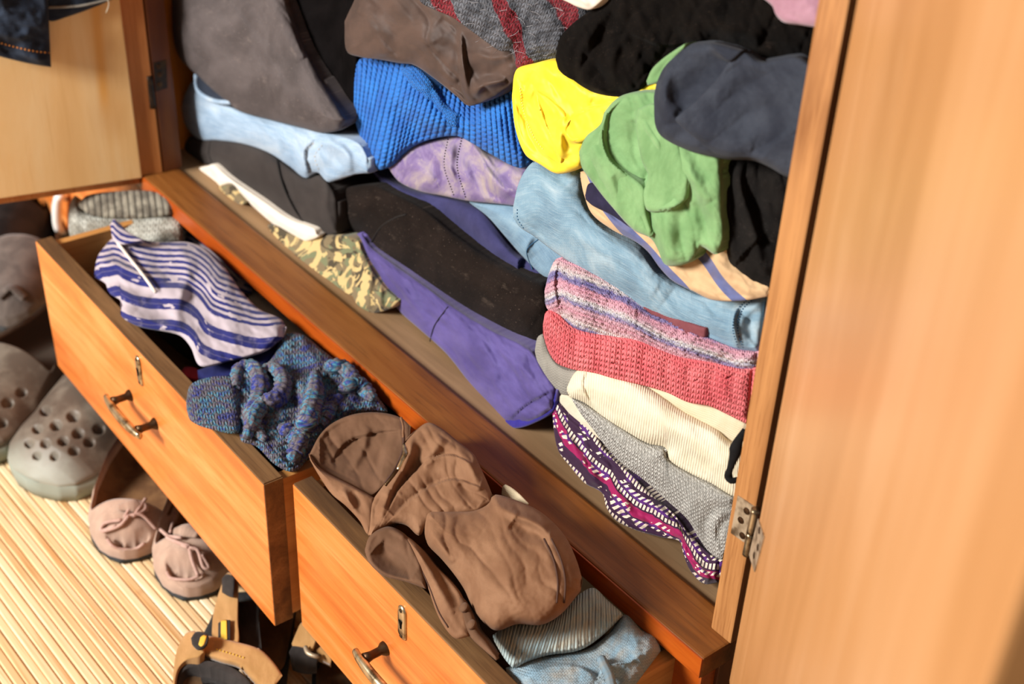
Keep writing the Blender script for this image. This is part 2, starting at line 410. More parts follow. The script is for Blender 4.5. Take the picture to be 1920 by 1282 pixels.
def drawer(xl, xr, yf, zt, h, th, yb, hx, kz, keyx, name):
    d = boxes('drawer', [(xl+.012, xr-.012, yf+th, yb, zt-h+.012, zt-h+.02)], W_shelf, ward, .0005)
    boxes('front_board', [(xl, xr, yf, yf+th, zt-h, zt-.0012)], W_front, d, .0012)
    boxes('front_top_edge', [(xl+.0007, xr-.0007, yf+.0006, yf+th-.0004, zt-.003, zt)], W_top, d, .0008)
    boxes('end_edge', [(xr-.001, xr+.0004, yf+.0006, yf+th-.0004, zt-h+.0006, zt-.001)], W_top, d, .0003)
    boxes('side_board', [(xl+.004, xl+.014, yf+th, yb, zt-h+.004, zt-.004)], W_side, d, .0008)
    boxes('side_board', [(xr-.012, xr-.0015, yf+th, yb, zt-h+.004, zt-.004)], W_side, d, .0008)
    boxes('back_panel', [(xl+.014, xr-.014, yb-.01, yb, zt-h+.02, zt-.02)], W_side, d, .0008)
    # bow handle: two turned posts and a flattened bar
    (xa, xb), hz, out = hx, kz, .021
    for x in (xa, xb):
        bm = bmesh.new(); V = []
        for yy, r in ((0, .0062), (-.002, .0058), (-.005, .0036), (-.013, .0036), (-.019, .0048)):
            V.append([bm.verts.new((x+math.cos(q)*r, yf+yy, hz+math.sin(q)*r)) for q in [2*math.pi*k/14 for k in range(14)]])
        for a, b in zip(V, V[1:]):
            for k in range(14): bm.faces.new((a[k], a[(k+1) % 14], b[(k+1) % 14], b[k]))
        bm.faces.new(V[-1]); bmesh.ops.recalc_face_normals(bm, faces=bm.faces)
        for f in bm.faces: f.smooth = True
        me = bpy.data.meshes.new('handle_post'); bm.to_mesh(me); bm.free(); me.materials.append(bronze)
        o = bpy.data.objects.new('handle_post', me); COL.objects.link(o); o.parent = d
    tube('handle_bar', [(xa-.011, yf-out+.0005, hz), (xa-.004, yf-out-.001, hz), ((xa+xb)/2, yf-out-.0025, hz), (xb+.004, yf-out-.001, hz), (xb+.011, yf-out+.0005, hz)], [.0034, .005, .0052, .005, .0034], brass, d, 12, 24, .8, (0, 1, 0))
    # escutcheon: long oval plate, rounded, with key slot and two screws
    kx, z0, z1 = keyx; bm = bmesh.new(); rw = .0048; n = 12
    out_ = [(kx+math.cos(q)*rw, z1-rw+math.sin(q)*rw) for q in np.linspace(0, math.pi, n)]+[(kx+math.cos(q)*rw, z0+rw+math.sin(q)*rw) for q in np.linspace(math.pi, 2*math.pi, n)]
    rings = []
    for s_, yy in ((1, 0), (1, -.0012), (.82, -.0022), (.5, -.0023)):
        rings.append([bm.verts.new((kx+(x-kx)*s_, yf+yy, (z0+z1)/2+(z-(z0+z1)/2)*(s_ if s_ > .6 else .45))) for x, z in out_])
    for a, b in zip(rings, rings[1:]):
        for k in range(len(a)): bm.faces.new((a[k], a[(k+1) % len(a)], b[(k+1) % len(a)], b[k]))
    bm.faces.new(rings[-1]); bmesh.ops.recalc_face_normals(bm, faces=bm.faces)
    for f in bm.faces: f.smooth = True
    me = bpy.data.meshes.new('keyhole_plate'); bm.to_mesh(me); bm.free(); me.materials.append(brass)
    o = bpy.data.objects.new('keyhole_plate', me); COL.objects.link(o); o.parent = d
    zc = (z0+z1)/2
    tube('keyhole', [(kx, yf-.0024, zc-.005), (kx, yf-.0026, zc), (kx, yf-.0026, zc+.003)], [.0011, .0013, .0022], black, d, 8, 10, .4, (0, 1, 0))
    for z in (z0+.004, z1-.004): screw((kx, yf-.0021, z), (0, -1, 0), .0018, d)
    return d
def screw(p, n, r, parent, mat=None):
    n = Vector(n).normalized(); q = n.to_track_quat('Z', 'Y').to_matrix(); V, F = [], []
    for rr, h in ((1, 0), (.95, .0004), (.3, .0007)):
        V += [Vector(p)+q @ Vector((math.cos(a)*r*rr, math.sin(a)*r*rr, h)) for a in [2*math.pi*k/12 for k in range(12)]]
    for j in (0, 12): F += [(j+k, j+(k+1) % 12, j+12+(k+1) % 12, j+12+k) for k in range(12)]
    F.append(tuple(range(24, 36)))
    i = len(V); V += [Vector(p)+q @ Vector((x*r, y*r, .00075)) for x, y in ((-.8, -.14), (.8, -.14), (.8, .14), (-.8, .14))]; F.append((i, i+1, i+2, i+3))
    me_o = link('screw', V, F, mat or iron, parent, False); return me_o
d1 = drawer(-.8622, -.3632, -.1412, -.024, .1616, .0185, .26, (-.641, -.584), -.097, (-.606, -.065, -.031), 'a')
d2 = drawer(-.3511, -.0285, -.121, -.024, .1616, .0185, .26, (-.214, -.160), -.098, (-.1885, -.066, -.032), 'b')
tag(d1, 'left drawer pulled out with striped scarf and knits'); tag(d2, 'right drawer pulled out with brown trousers and blue socks')

# handle of the closed drawer at the far left
tube('closed_drawer_handle', [at(124, 374, y=.0), at(112, 366, y=-.012), at(107, 385, y=-.014), at(107, 412, y=-.014), at(110, 428, y=-.012), at(121, 436, y=.002)], [.003, .0055, .0065, .0065, .006, .004], white_plastic, ward, 10, 30)

# left door: frame, proud plywood panel, hinge
HL = Vector((XL, .0226, 0)); AL = math.atan2(-math.cos(.2335), -math.sin(.2335))
ez = np.array([math.cos(AL), math.sin(AL), 0]); nz = np.array([-ez[1], ez[0], 0])
def door_s(px, py):
    dd = ray(px, py); o = np.array(HL); t = ((o-CAM)@nz)/(dd@nz); q = CAM+dd*t-o; return q@ez, q[2]
def door_w(px, py):
    a_, z_ = door_s(px, py); q = np.array(HL)+ez*a_; return (q[0], q[1], z_)
s0, _ = door_s(246, 180); _, zp = door_s(261, 331)
dl = boxes('left_door', [(.0, s0+.004, -.018, 0, -.0097, 1.08), (s0, .42, -.018, 0, -.0097, zp+.004), (.395, .44, -.018, 0, -.0097, 1.08)], W_stile, ward, .001, rot=(HL, AL))
Mp = Mat('knotty_plywood', .5, .4, coat=.1); p = Mp.xyz()
g = Mp.noise(Mp.vec(p[0]*12+p[1]*12, p[2]*2.2, 3.), 1, 5, .6, 1.2); f_ = Mp.noise(Mp.vec((p[0]+p[1])*150, p[2]*7, 0.), 1, 3)
cc = Mp.ramp(g, [(.28, '#dfae6c'), (.5, '#eec283'), (.72, '#f3cf97')]); cc = Mp.mix(f_.rng(.55, .75, 0, .3), cc, '#d9a561')
kn = door_w(208, 212); d_ = (((p[0]-kn[0])*(p[0]-kn[0])+(p[1]-kn[1])*(p[1]-kn[1]))+(p[2]-kn[2])*(p[2]-kn[2])*.4).pow(.5)
cc = Mp.mix(d_.rng(.002, .0045, .9, 0), cc, '#4a2a10'); cc = Mp.mix(d_.rng(.004, .03, .35, 0), cc, '#c98d48')
k2 = door_w(180, 60); st = (p[1]-(p[2]-k2[2])*.04-k2[1]).abs(); cc = Mp.mix(st.rng(.001, .008, .55, 0)*p[2].rng(k2[2]-.10, k2[2]-.06), cc, '#e0951e')
Mp.color(cc); Mp.bump(f_, .15, .0005)
boxes('door_panel', [(s0, .40, -.012, .005, zp, 1.06)], Mp.m, dl, .0012, rot=(HL, AL))
# iron hinge on the far post
hp = [at(288, 118, x=XL+.0006), at(312, 112, x=XL+.0006), at(314, 165, x=XL+.0006), at(292, 172, x=XL+.0006)]
hinge_l = link('iron_hinge', hp+[p-np.array([.003, 0, 0]) for p in hp], [(0, 1, 2, 3), (0, 4, 5, 1), (1, 5, 6, 2), (2, 6, 7, 3), (3, 7, 4, 0)], iron, ward, False)
tube('knuckle', [at(279, 141, y=.021), at(287, 202, y=.021)], .0042, iron, hinge_l, 10, 8)
for q in ((298, 125), (300, 140), (300, 158)): screw(at(*q, x=XL+.001), (1, 0, 0), .003, hinge_l, bronze)

# right door: opened toward the viewer
HR = Vector((.004, .022, 0)); AR = math.radians(-90+44.6)
dr_ = boxes('right_door', [(.020, .43, 0, .019, -.0097, 1.08)], W_door, ward, .002, rot=(HR, AR))
boxes('hinge_gap_strip', [(-.003, .021, .006, .019, -.0097, 1.08)], Mat('hinge_gap_shade', .5, .3).color('#2a0d05').m, dr_, .001, rot=(HR, AR))  # strip added to fill the hinge gap, the gap's shadow put into its colour
# brass hinge on the near post
yq = .0237
hp = [at(1383, 929, y=yq), at(1419, 953, y=yq), at(1401, 1021, y=yq), at(1370, 999, y=yq)]
hinge_r = link('brass_hinge', hp+[p+np.array([0, .002, 0]) for p in hp], [(0, 1, 2, 3), (0, 4, 5, 1), (1, 5, 6, 2), (2, 6, 7, 3), (3, 7, 4, 0)], steel, ward, False)
for q in ((1400, 958), (1389, 975), (1392, 1004)): screw(at(*q, y=yq-.0002), (0, -1, 0), .0026, hinge_r, bronze)
tube('knuckle', [at(1418, 955, y=.0205), at(1409, 998, y=.0205)], .0034, brass, hinge_r, 12, 10)
tube('knuckle', [at(1409, 999.5, y=.0205), at(1401, 1039, y=.0205)], .0034, brass, hinge_r, 12, 10)
def door_r(px, py, off=-.0008):
    dd = ray(px, py); e = np.array([math.cos(AR), math.sin(AR), 0]); n = np.array([-e[1], e[0], 0]); o = np.array(HR)+n*off
    return CAM+dd*(((o-CAM)@n)/(dd@n))
hp = [door_r(1421, 972), door_r(1432, 1006), door_r(1414, 1072), door_r(1404, 1040)]
lf = link('leaf', hp+[p+np.array([.001, .001, 0]) for p in hp], [(0, 1, 2, 3), (0, 4, 5, 1), (1, 5, 6, 2), (2, 6, 7, 3), (3, 7, 4, 0)], steel, hinge_r, False)
for q in ((1424, 994), (1421, 1026), (1414, 1041)): screw(door_r(*q, -.001), (-.71, -.7, 0), .0024, hinge_r, bronze)

# ------------------------------------------------------------------ cloth materials
def plain(name, c1, c2, size=60, rough=.85, sheen=.03, weave=3., wb=.25, dust=None, spec=.2, stretch=1., dark=None):
    M = Mat(name, rough, spec, sheen); u, v = M.uv()
    n = M.noise(M.vec(u/(size*stretch), v/size), 1, 4, .6, .4)
    c = M.mix(n.rng(.32, .68), c1, c2)
    f = M.noise(M.vec(u/weave, v/weave), 1, 2, .6)
    c = M.mix(f.rng(.3, .8, 0, .28), c, dark or c1)
    if dust:
        d = M.noise(M.vec(u/3, v/3), 1, 1, .5); c = M.mix(d.rng(.68, .78, 0, .55), c, dust)
        d2 = M.noise(M.vec(u/45, v/25), 1, 4, .65); c = M.mix(d2.rng(.58, .78, 0, .28), c, dust)
    M.color(c); wv = ((u*(6.283/weave)).sin()*(v*(6.283/weave)).sin())*.5+f; M.bump(wv, wb, .0006); return M.m
def denim(name, dark, mid, light, size=70, rot=.6, thread=.3):
    M = Mat(name, .85, .2, .1); u, v = M.uv()
    n = M.noise(M.vec(u/(size*1.6), v/size), 1, 4, .6, .5)
    st = M.noise(M.vec(u/40, v/2.2), 1, 3, .6); st2 = M.noise(M.vec(u/2.2, v/26), 1, 3, .6)
    c = M.ramp(n, [(.3, dark), (.5, mid), (.72, light)])
    c = M.mix(st.rng(.45, .75, 0, .45), c, light); c = M.mix(st2.rng(.5, .75, 0, .4), c, dark)
    tw = ((u*.8+v*1.2)*(6.283/3.6)).sin(); c = M.mix(tw.rng(-.2, 1, 0, thread), c, light)
    M.color(c); M.bump(tw*.4+st2, .35, .0007); return M.m
def knit(name, cf, w, h, kind='stock', bs=.8, rough=.95, gap='#000000', gap_shade=.35, fuzz=.5, rot=0, spec=.1):
    """cf: colour string, or function(M, u, v) -> colour socket"""
    M = Mat(name, rough, spec, .08); u, v = M.uv(rot=rot)
    wob = M.noise(M.vec(u/30, v/30), 1, 2)*3; uu, vv = u+wob, v+wob*.6
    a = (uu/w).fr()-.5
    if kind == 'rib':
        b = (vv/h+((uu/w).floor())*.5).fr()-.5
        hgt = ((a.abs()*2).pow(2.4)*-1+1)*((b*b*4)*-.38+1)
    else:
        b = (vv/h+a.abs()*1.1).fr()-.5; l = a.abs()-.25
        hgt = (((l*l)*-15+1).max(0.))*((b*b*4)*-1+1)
    c = cf(M, u, v) if callable(cf) else None
    fz = M.noise(M.vec(u/1.6, v/1.6), 1, 3, .7); big = M.noise(M.vec(u/50, v/50), 1, 3)
    if c is None: c = M.mix(big.rng(.3, .7), cf[0], cf[1])
    c = M.mix(hgt.rng(.05, .5, gap_shade, 0), c, gap); c = M.mix(fz.rng(.4, .75, 0, .12), c, '#e8e4e0')  # hollows between stitches tinted with the gap colour: occlusion shade put into the colour
    M.color(c); M.bump(hgt+fz*fuzz, bs, .0014); return M.m

m_jacket = plain('jacket_cloth', '#433c3b', '#595150', 80, .8, .05, 2.5, .15, '#8d7f77')
m_jacket_shade = plain('jacket_hollow_shade', '#0a0808', '#120f0f', 60, .95, 0, 3, .1, spec=.03)  # near-black: deep shade beside the jacket put into the colour
m_jeans1 = denim('pale_denim', '#6f8ba6', '#93abc2', '#b9c6d0', 55)
m_jeans2 = denim('greyed_denim', '#53718a', '#7391a6', '#93aab6', 60)
m_jeans3 = denim('faded_denim', '#507086', '#7090a3', '#a6b7be', 75)
m_indigo = denim('indigo_denim', '#10141f', '#1a2230', '#2f3a4b', 40)
m_black1 = plain('black_twill', '#2c2725', '#3a3431', 90, .85, .05, 3, .2)
m_fleece = plain('black_fleece', '#17110e', '#231b17', 70, .95, .03, 3.5, .45, '#6b5c50', spec=.06)
m_white = plain('white_cotton', '#d9cdbd', '#ece2d2', 50, .8, .1, 3, .2)
m_purple = plain('purple_cotton', '#40356e', '#5a4e8c', 55, .7, .2, 2.6, .15, None, .3, 2.2, '#4a3a6e')
m_purple_hem = plain('blue_violet_hem', '#241d78', '#342b92', 40, .7, .2)
m_navy = plain('navy_jersey', '#2d2c4f', '#3d3c66', 80, .9, .08, 3, .2)
m_brown = plain('brown_satin', '#3f3029', '#534037', 60, .6, .1, 2.4, .1, None, .25)
m_velvet = plain('black_velvet', '#070504', '#100c09', 60, .95, .02, 2.6, .2, '#3b3029', spec=.06)
m_yellow = plain('yellow_nylon', '#e6c41c', '#f0d53a', 70, .55, .1, 2.6, .08, None, .35)
m_green = plain('green_jersey', '#668c58', '#80a66f', 80, .8, .25, 3.2, .3)
m_char = plain('charcoal_jersey', '#262932', '#3a3e47', 90, .9, .05, 2.6, .2, spec=.08)
m_blackj = plain('black_jersey', '#100e0d', '#1b1816', 60, .9, .02, 2.6, .25, '#4b4440', spec=.06)
m_mauve = plain('mauve_fleece', '#9a6f7d', '#ac8290', 50, .95, .4, 3, .3)
m_burg = plain('burgundy_cloth', '#6f3a40', '#7d484c', 40)
m_khaki = plain('khaki_brown_cotton', '#765238', '#8b664a', 80, .8, .04, 2.6, .15, None, .25)
m_khaki_in = plain('khaki_brown_inside', '#5f432f', '#6f503b', 70, .85, .04, 2.6, .2)
m_ecru = plain('ecru_cotton', '#cbbfa6', '#ddd3bd', 40)
m_navyp = plain('navy_cotton', '#1c2050', '#262b66', 40)
m_blackbag = plain('black_cloth', '#080708', '#121011', 50)
m_navyd = plain('dark_navy_jersey', '#1d1a30', '#29253f', 40)
m_red = plain('red_cloth', '#8d1c26', '#a52a33', 30)

def f_lilac(M, u, v): pass
def special(name, fn, rough=.8, sheen=.15, spec=.2, wb=.2, weave=2.6):
    M = Mat(name, rough, spec, sheen); u, v = M.uv(); c = fn(M, u, v)
    f = M.noise(M.vec(u/weave, v/weave), 1, 2, .6); M.color(c); M.bump(f, wb, .0006); return M.m
def tie(M, u, v):
    a = M.noise(M.vec(u/38, v/55), 1, 4, .6, .8); b = M.noise(M.vec(u/14+9, v/20), 1, 3, .6)
    c = M.ramp(a, [(.3, '#5f4c7a'), (.45, '#7d6b92'), (.58, '#968793'), (.72, '#a5968c')])
    return M.mix(b.rng(.55, .72, 0, .5), c, '#ac9f98')
m_lilac = special('lilac_tie_dye', tie, .6)
def camo(M, u, v):
    a = M.noise(M.vec(u/52, v/40), 1, 2, .5, 1.2); b = M.noise(M.vec(u/30+40, v/44), 1, 2, .5, 2.2); d = M.noise(M.vec(u/42+90, v/34), 1, 2, .5, 1.6)
    c = M.mix(a.rng(.50, .53), '#75664b', '#6e7152'); c = M.mix(d.rng(.57, .59), c, '#463d2d')
    return M.mix(b.rng(.53, .55), c, '#bfa671')
m_camo = special('camouflage_cotton', camo)
def ikat(M, u, v):
    n = M.noise(M.vec(u/26, v/26), 1, 3, .6); wob = (n-.5)*9
    vv = v+wob*.6+u*.05; s1 = ((vv/40).fr()-.5).abs(); s2 = ((vv/11).fr()-.5).abs()
    t = v.rng(84, 96); s = s1*t+s2*(t*-1+1)
    brk = M.noise(M.vec(u/30+5, v/13), 1, 2, .5); k = s.rng(.23, .28)
    stitchy = ((u/3.2).fr()).gt(.45); near = s1.rng(.0, .05, 1, 0)*t
    k = k.max(brk.rng(.63, .68)); k = k.max(near*stitchy*.25)
    c = M.mix(k, '#1c2166', '#b3a6ac'); return M.mix(n.rng(.55, .8, 0, .4), c, '#a99fb0')
m_ikat = special('blue_white_ikat', ikat, .8)
def stripes(M, u, v):
    q = ((v*.8-u*.25)/58).fr(); k1 = q.gt(.5); k2 = q.gt(.78)
    c = M.mix(k1, '#c7a57c', '#5a618a'); c = M.mix(k2, c, '#c7a57c'); n = M.noise(M.vec(u/40, v/40), 1, 3)
    big = ((v+u*.15)).lt(46)*(((v+u*.15)/46).gt(.25)); return M.mix(n.rng(.4, .75, 0, .25), M.mix(big, c, '#252240'), '#8d7458')
m_stripes = special('tan_navy_stripes', stripes)
def scarf(M, u, v):
    n = M.noise(M.vec(u/60, v/60), 1, 3); vv = v+(n-.5)*24
    r = vv/15; row = r.floor(); q = r.fr(); ph = (row*.37).fr()
    d = ((u/8.5+ph).fr()).lt(.58)*q.gt(.2)*q.lt(.8)
    d2 = (((u+vv*.9)/13).fr()).lt(.5)*q.gt(.15)*q.lt(.85)
    kind = (row*.618).fr(); w = M.noise(M.vec(u/45+3, v/18), 1, 2)
    base = M.mix(kind.gt(.62), '#2f1230', '#8d0f4c'); base = M.mix(w.rng(.55, .6), base, '#4a1a66')
    dd = d*kind.lt(.3)+d2*kind.gt(.45)*w.gt(.52); return M.mix(dd.min(1.), base, '#d6c7b4')
m_scarf = special('printed_scarf', scarf, .7)

m_cable = knit('blue_wool', ('#0d5aae', '#1570c6'), 13, 9, 'rib', .9, gap='#063468', gap_shade=.6)
m_cable_s = knit('blue_wool_cable', ('#1163b8', '#1a79cf'), 7, 7, 'stock', .8, gap='#04244d', gap_shade=.6)
m_coral = knit('coral_wool', ('#e65f66', '#f07a7c'), 10, 10, 'stock', .9, gap='#a83440', gap_shade=.45)
def pinkv(M, u, v):
    n = M.noise(M.vec(u/36, v/9), 1, 4, .7); n2 = M.noise(M.vec(u/7, v/6), 1, 2); q = (v/92+(n-.5)*.22+(n2-.5)*.16).fr()
    return M.ramp(q, [(0, '#ea9fb2'), (.14, '#ecc3c8'), (.24, '#f1e6e2'), (.34, '#7670b0'), (.42, '#8f83ba'), (.5, '#f0a8bb'), (.64, '#f3bccb'), (.74, '#f5efec'), (.84, '#8a82b8'), (.92, '#eab4c2')])
m_pink = knit('pink_variegated_wool', pinkv, 9, 8, 'stock', 1., gap='#c79aac', gap_shade=.15, fuzz=1.3)
m_cream = knit('cream_rib_knit', ('#d8cbad', '#e2d6bc'), 5, 40, 'rib', .5, gap='#c3b28c', gap_shade=.3, rot=.2)
m_beige = knit('beige_fine_knit', ('#d3c2a0', '#ddcfb2'), 4, 4, 'stock', .4, gap='#a08a62', gap_shade=.3)
m_greyk = knit('grey_marl_knit', lambda M, u, v: M.ramp(M.noise(M.vec(u/9, v/5), 1, 4, .75), [(.32, '#96938c'), (.5, '#c6c3ba'), (.66, '#e8e5dc')]), 8, 7, 'stock', 1., gap='#5d5a54', gap_shade=.4)
m_greyw = knit('grey_felted_wool', ('#8f8a80', '#a39e93'), 5, 5, 'stock', .5, gap='#6d695f', gap_shade=.4)
m_mohair = knit('grey_red_mohair', lambda M, u, v: M.mix((((u-v*.9+M.noise(M.vec(u/30, v/30), 1, 3)*26)/140).fr()).rng(.68, .72), M.mix(M.noise(M.vec(u/20, v/20), 1, 4).rng(.35, .65), '#3a3d45', '#6f727a'), '#8d0c22'), 11, 10, 'stock', 1., gap='#241f22', gap_shade=.55, fuzz=1.2)
def varieg(M, u, v):
    n = M.noise(M.vec(u/44, v/22), 1, 4, .7, .5); k = M.noise(M.vec(u/4, v/4), 1, 2)
    return M.ramp(n+(k-.5)*.3, [(.28, '#12164a'), (.37, '#283890'), (.44, '#5d5560'), (.50, '#6f666a'), (.55, '#3f8a9c'), (.60, '#24358c'), (.67, '#7d7672'), (.76, '#a4d2ca')])
m_varieg = knit('blue_variegated_wool', varieg, 12, 11, 'stock', 1., gap='#0c1030', gap_shade=.6)
m_sock = knit('pale_blue_wool', lambda M, u, v: M.mix(M.noise(M.vec(u/60, v/40), 1, 4, .6).rng(.35, .7), '#93b5c8', '#aeb0aa'), 6, 6, 'stock', .7, gap='#4a6478', gap_shade=.4)
m_cuff = knit('pale_blue_rib', lambda M, u, v: M.mix(M.noise(M.vec(u/90, v/50), 1, 3, .6).rng(.3, .7), '#9db8bf', '#b3b19f'), 7, 60, 'rib', .8, gap='#4d6470', gap_shade=.5)
m_gsock = knit('grey_rib_wool', lambda M, u, v: M.mix(M.noise(M.vec(u/30, v/30), 1, 3).rng(.4, .6), '#5d564a', '#8a8373'), 13, 60, 'rib', 1., gap='#1d1a15', gap_shade=.75)
m_gsock2 = knit('pale_grey_wool', lambda M, u, v: M.mix(M.noise(M.vec(u/60, v/40), 1, 3).rng(.4, .6), '#8b877a', '#c3c3b8'), 11, 11, 'stock', .9, gap='#4d4a40', gap_shade=.5)
thread_o = Mat('orange_thread', .7).color('#c47a2e').m; thread_w = Mat('pale_thread', .7).color('#d9cfc0').m; thread_d = Mat('dark_thread', .8).color('#1a1614').m
thread_b = Mat('blue_thread', .8).color('#2f5878').m; thread_br = Mat('brown_thread', .8).color('#4b3227').m

# ------------------------------------------------------------------ clothes on the shelf
def Pl(px, py, y, tilt=0, yaw=0):
    t, k = math.radians(tilt), math.radians(yaw)
    return dict(o=at(px, py, y=y), n=(math.sin(k)*math.cos(t), -math.cos(k)*math.cos(t), math.sin(t)))

# left pile -------------------------------------------------------
c = Cloth([(502, 421), (522, 423), (549, 437), (576, 450), (611, 441), (638, 441), (669, 446), (682, 472), (700, 508), (727, 543), (749, 561)],
          [(502, 423), (513, 455), (531, 486), (558, 508), (611, 552), (651, 575), (678, 588), (709, 586), (736, 577), (749, 565)],
          R=34, ridges=[('s', [(668, 446), (676, 480), (668, 520), (664, 560), (678, 586)], 26, -7), ('r', [(700, 500), (690, 545), (690, 580)], 9, 5), ('r', [(715, 530), (712, 560), (716, 582)], 7, 4), ('r', [(520, 440), (600, 500), (655, 530)], 14, -2)], noise=[(2, 40, 30, 2)], **Pl(640, 560, .057, 24))
camo_o = garment('camouflage_garment', 'folded camouflage garment of olive and tan cotton at the bottom of the far pile', 'clothing', c, m_camo, D=.12)
p_ = Cloth([(411, 348), (425, 346), (447, 366), (460, 380)], [(411, 352), (420, 368), (435, 378), (455, 384)], R=9, **Pl(430, 376, .0605))
p_.build('folded_corner', m_camo, camo_o, D=.1)

c = Cloth([(365, 322), (374, 314), (389, 311), (399, 308), (430, 334), (487, 372), (543, 410), (588, 428), (596, 442)],
          [(365, 324), (369, 335), (389, 349), (408, 353), (434, 344), (457, 370), (487, 399), (524, 429), (554, 444), (573, 452), (593, 447)],
          R=20, ridges=[('s', [(392, 312), (402, 328), (412, 350)], 16, -5), ('r', [(440, 350), (500, 395), (570, 442)], 10, 3), ('r', [(374, 316), (385, 330), (395, 346)], 6, -2)], **Pl(487, 395, .066))
garment('white_garment', 'white cotton garment squeezed between black trousers and camouflage garment', 'clothing', c, m_white, D=.12)

c = Cloth([(339, 284), (356, 258), (378, 262), (404, 262), (457, 270), (505, 288), (573, 335), (599, 329), (625, 356), (634, 380)],
          [(339, 287), (352, 303), (371, 315), (393, 308), (430, 338), (487, 376), (543, 414), (584, 432), (614, 440), (636, 437)],
          R=62, ridges=[('s', [(397, 258), (393, 280), (398, 306)], 20, -4), ('s', [(520, 292), (526, 330), (545, 375), (572, 425)], 40, 4), ('r', [(374, 258), (366, 280), (372, 310)], 7, -5), ('r', [(600, 332), (598, 380), (618, 436)], 9, -6), ('r', [(612, 345), (612, 390), (628, 436)], 6, 3)], noise=[(1.5, 60, 30, 2)], **Pl(487, 376, .078))
o = garment('black_trousers', 'black folded trousers lying under the pale jeans in the far pile', 'trousers', c, m_black1, D=.13)
c.seam('side_seam', [(395, 263), (392, 285), (397, 304)], .0009, thread_d, o); c.seam('side_seam', [(519, 300), (531, 348), (552, 392), (577, 425)], .0009, thread_d, o)

c = Cloth([(339, 202), (348, 172), (367, 150), (412, 183), (449, 208), (505, 223), (561, 238), (618, 249), (674, 268), (692, 299)],
          [(339, 206), (348, 236), (374, 262), (404, 263), (457, 270), (505, 287), (543, 312), (573, 334), (595, 323), (614, 341), (644, 334), (666, 327), (693, 325)],
          R=52, ridges=[('r', [(385, 180), (400, 210), (420, 245)], 12, -5), ('r', [(430, 205), (440, 225), (460, 250)], 10, -4), ('r', [(470, 215), (500, 240), (530, 285)], 16, 4), ('s', [(590, 262), (572, 285), (580, 325)], 22, 7),
                        ('r', [(600, 275), (625, 300), (620, 335)], 7, -7), ('r', [(612, 262), (650, 290), (655, 325)], 8, 6), ('r', [(640, 262), (670, 290), (688, 318)], 8, -5), ('r', [(545, 255), (555, 280), (550, 305)], 7, -3)], pleats=[(3, 22, 62, 1)], noise=[(3, 34, 40, 1.6)], **Pl(505, 286, .078))
o = garment('pale_jeans', 'pale blue jeans folded over black trousers under the grey jacket', 'jeans', c, m_jeans1, D=.13)
k = Cloth([(366, 140), (376, 134), (395, 145), (430, 178), (437, 190)], [(366, 144), (368, 165), (380, 180), (405, 192), (436, 194)], R=16, bulge=-6, ridges=[('R', [(366, 142), (369, 166), (381, 181), (406, 192), (436, 193)], 4, 7)], **Pl(400, 190, .066))
wb = k.build('waistband', m_indigo, o, D=.05); k.seam('waistband_edge', [(368, 140), (369, 164), (381, 179), (405, 190), (433, 192)], .0028, m_jeans1, wb, -.001)
c.stitches('hem_stitches', [(588, 268), (574, 288), (582, 322)], thread_w, o); c.stitches('hem_stitches', [(604, 272), (590, 292), (598, 318)], thread_w, o)

c = Cloth([(322, -42), (400, -45), (470, -45), (522, -42), (548, 20), (570, 85), (604, 152)],
          [(322, -38), (324, 60), (335, 105), (368, 140), (412, 180), (449, 208), (505, 224), (561, 238), (605, 249), (638, 243), (652, 224)],
          R=105, ridges=[('r', [(395, -40), (405, 30), (400, 90)], 16, -6), ('r', [(500, -30), (530, 50), (570, 110)], 22, 6), ('r', [(430, 20), (500, 120), (600, 225)], 34, 5),
                         ('r', [(345, 20), (352, 60), (350, 75)], 6, -5), ('r', [(460, 60), (540, 150), (600, 215)], 10, -2.5), ('r', [(605, 60), (640, 130), (645, 220)], 16, 5)], pleats=[(3, 42, 62, 1.2), (1.5, 20, 55, 1)], noise=[(3, 60, 60, 2)], **Pl(505, 224, .07, 4))
o = garment('grey_jacket', 'dusty dark grey padded jacket on top of the far pile', 'jacket', c, m_jacket, D=.13)
k = Cloth([(500, -42), (600, -45), (668, -40), (672, 60), (670, 150)], [(500, -38), (530, 40), (560, 100), (600, 170), (640, 230), (668, 200)], R=40, ridges=[('r', [(600, 0), (620, 90), (640, 190)], 12, -5)], **Pl(640, 120, .093))
k.build('jacket_hollow', m_jacket_shade, o, D=.12)  # sheet standing in for the deep shadow where the jacket curls away

# middle pile -------------------------------------------------------
c = Cloth([(669, 438), (678, 436), (696, 463), (745, 499), (789, 530), (856, 579), (923, 619), (994, 655), (1020, 690), (1045, 732)],
          [(669, 441), (687, 490), (709, 530), (749, 583), (789, 619), (838, 664), (883, 721), (918, 761), (940, 790), (967, 801), (1007, 789), (1038, 768)],
          R=48, ridges=[('r', [(760, 520), (800, 570), (830, 640)], 9, -4), ('r', [(730, 500), (770, 560), (800, 610)], 12, 3), ('r', [(850, 600), (900, 660), (925, 740)], 20, 4), ('r', [(880, 610), (950, 680), (990, 760)], 14, -4), ('r', [(830, 600), (850, 640), (850, 670)], 8, -4),
                        ('r', [(930, 650), (985, 700), (1010, 750)], 12, 4), ('s', [(950, 792), (985, 760), (1030, 735)], 14, -4), ('r', [(900, 640), (925, 680), (930, 720)], 7, 3)], pleats=[(3, 30, 60, 1.4), (1.6, 15, 50, 1)], noise=[(4, 45, 45, 2.2), (1.5, 16, 45, 2)], **Pl(838, 664, .0715, 7, -4))
o = garment('purple_shirt', 'crumpled purple cotton shirt slipping from under the black fleece onto the shelf board', 'shirt', c, m_purple, D=.12)
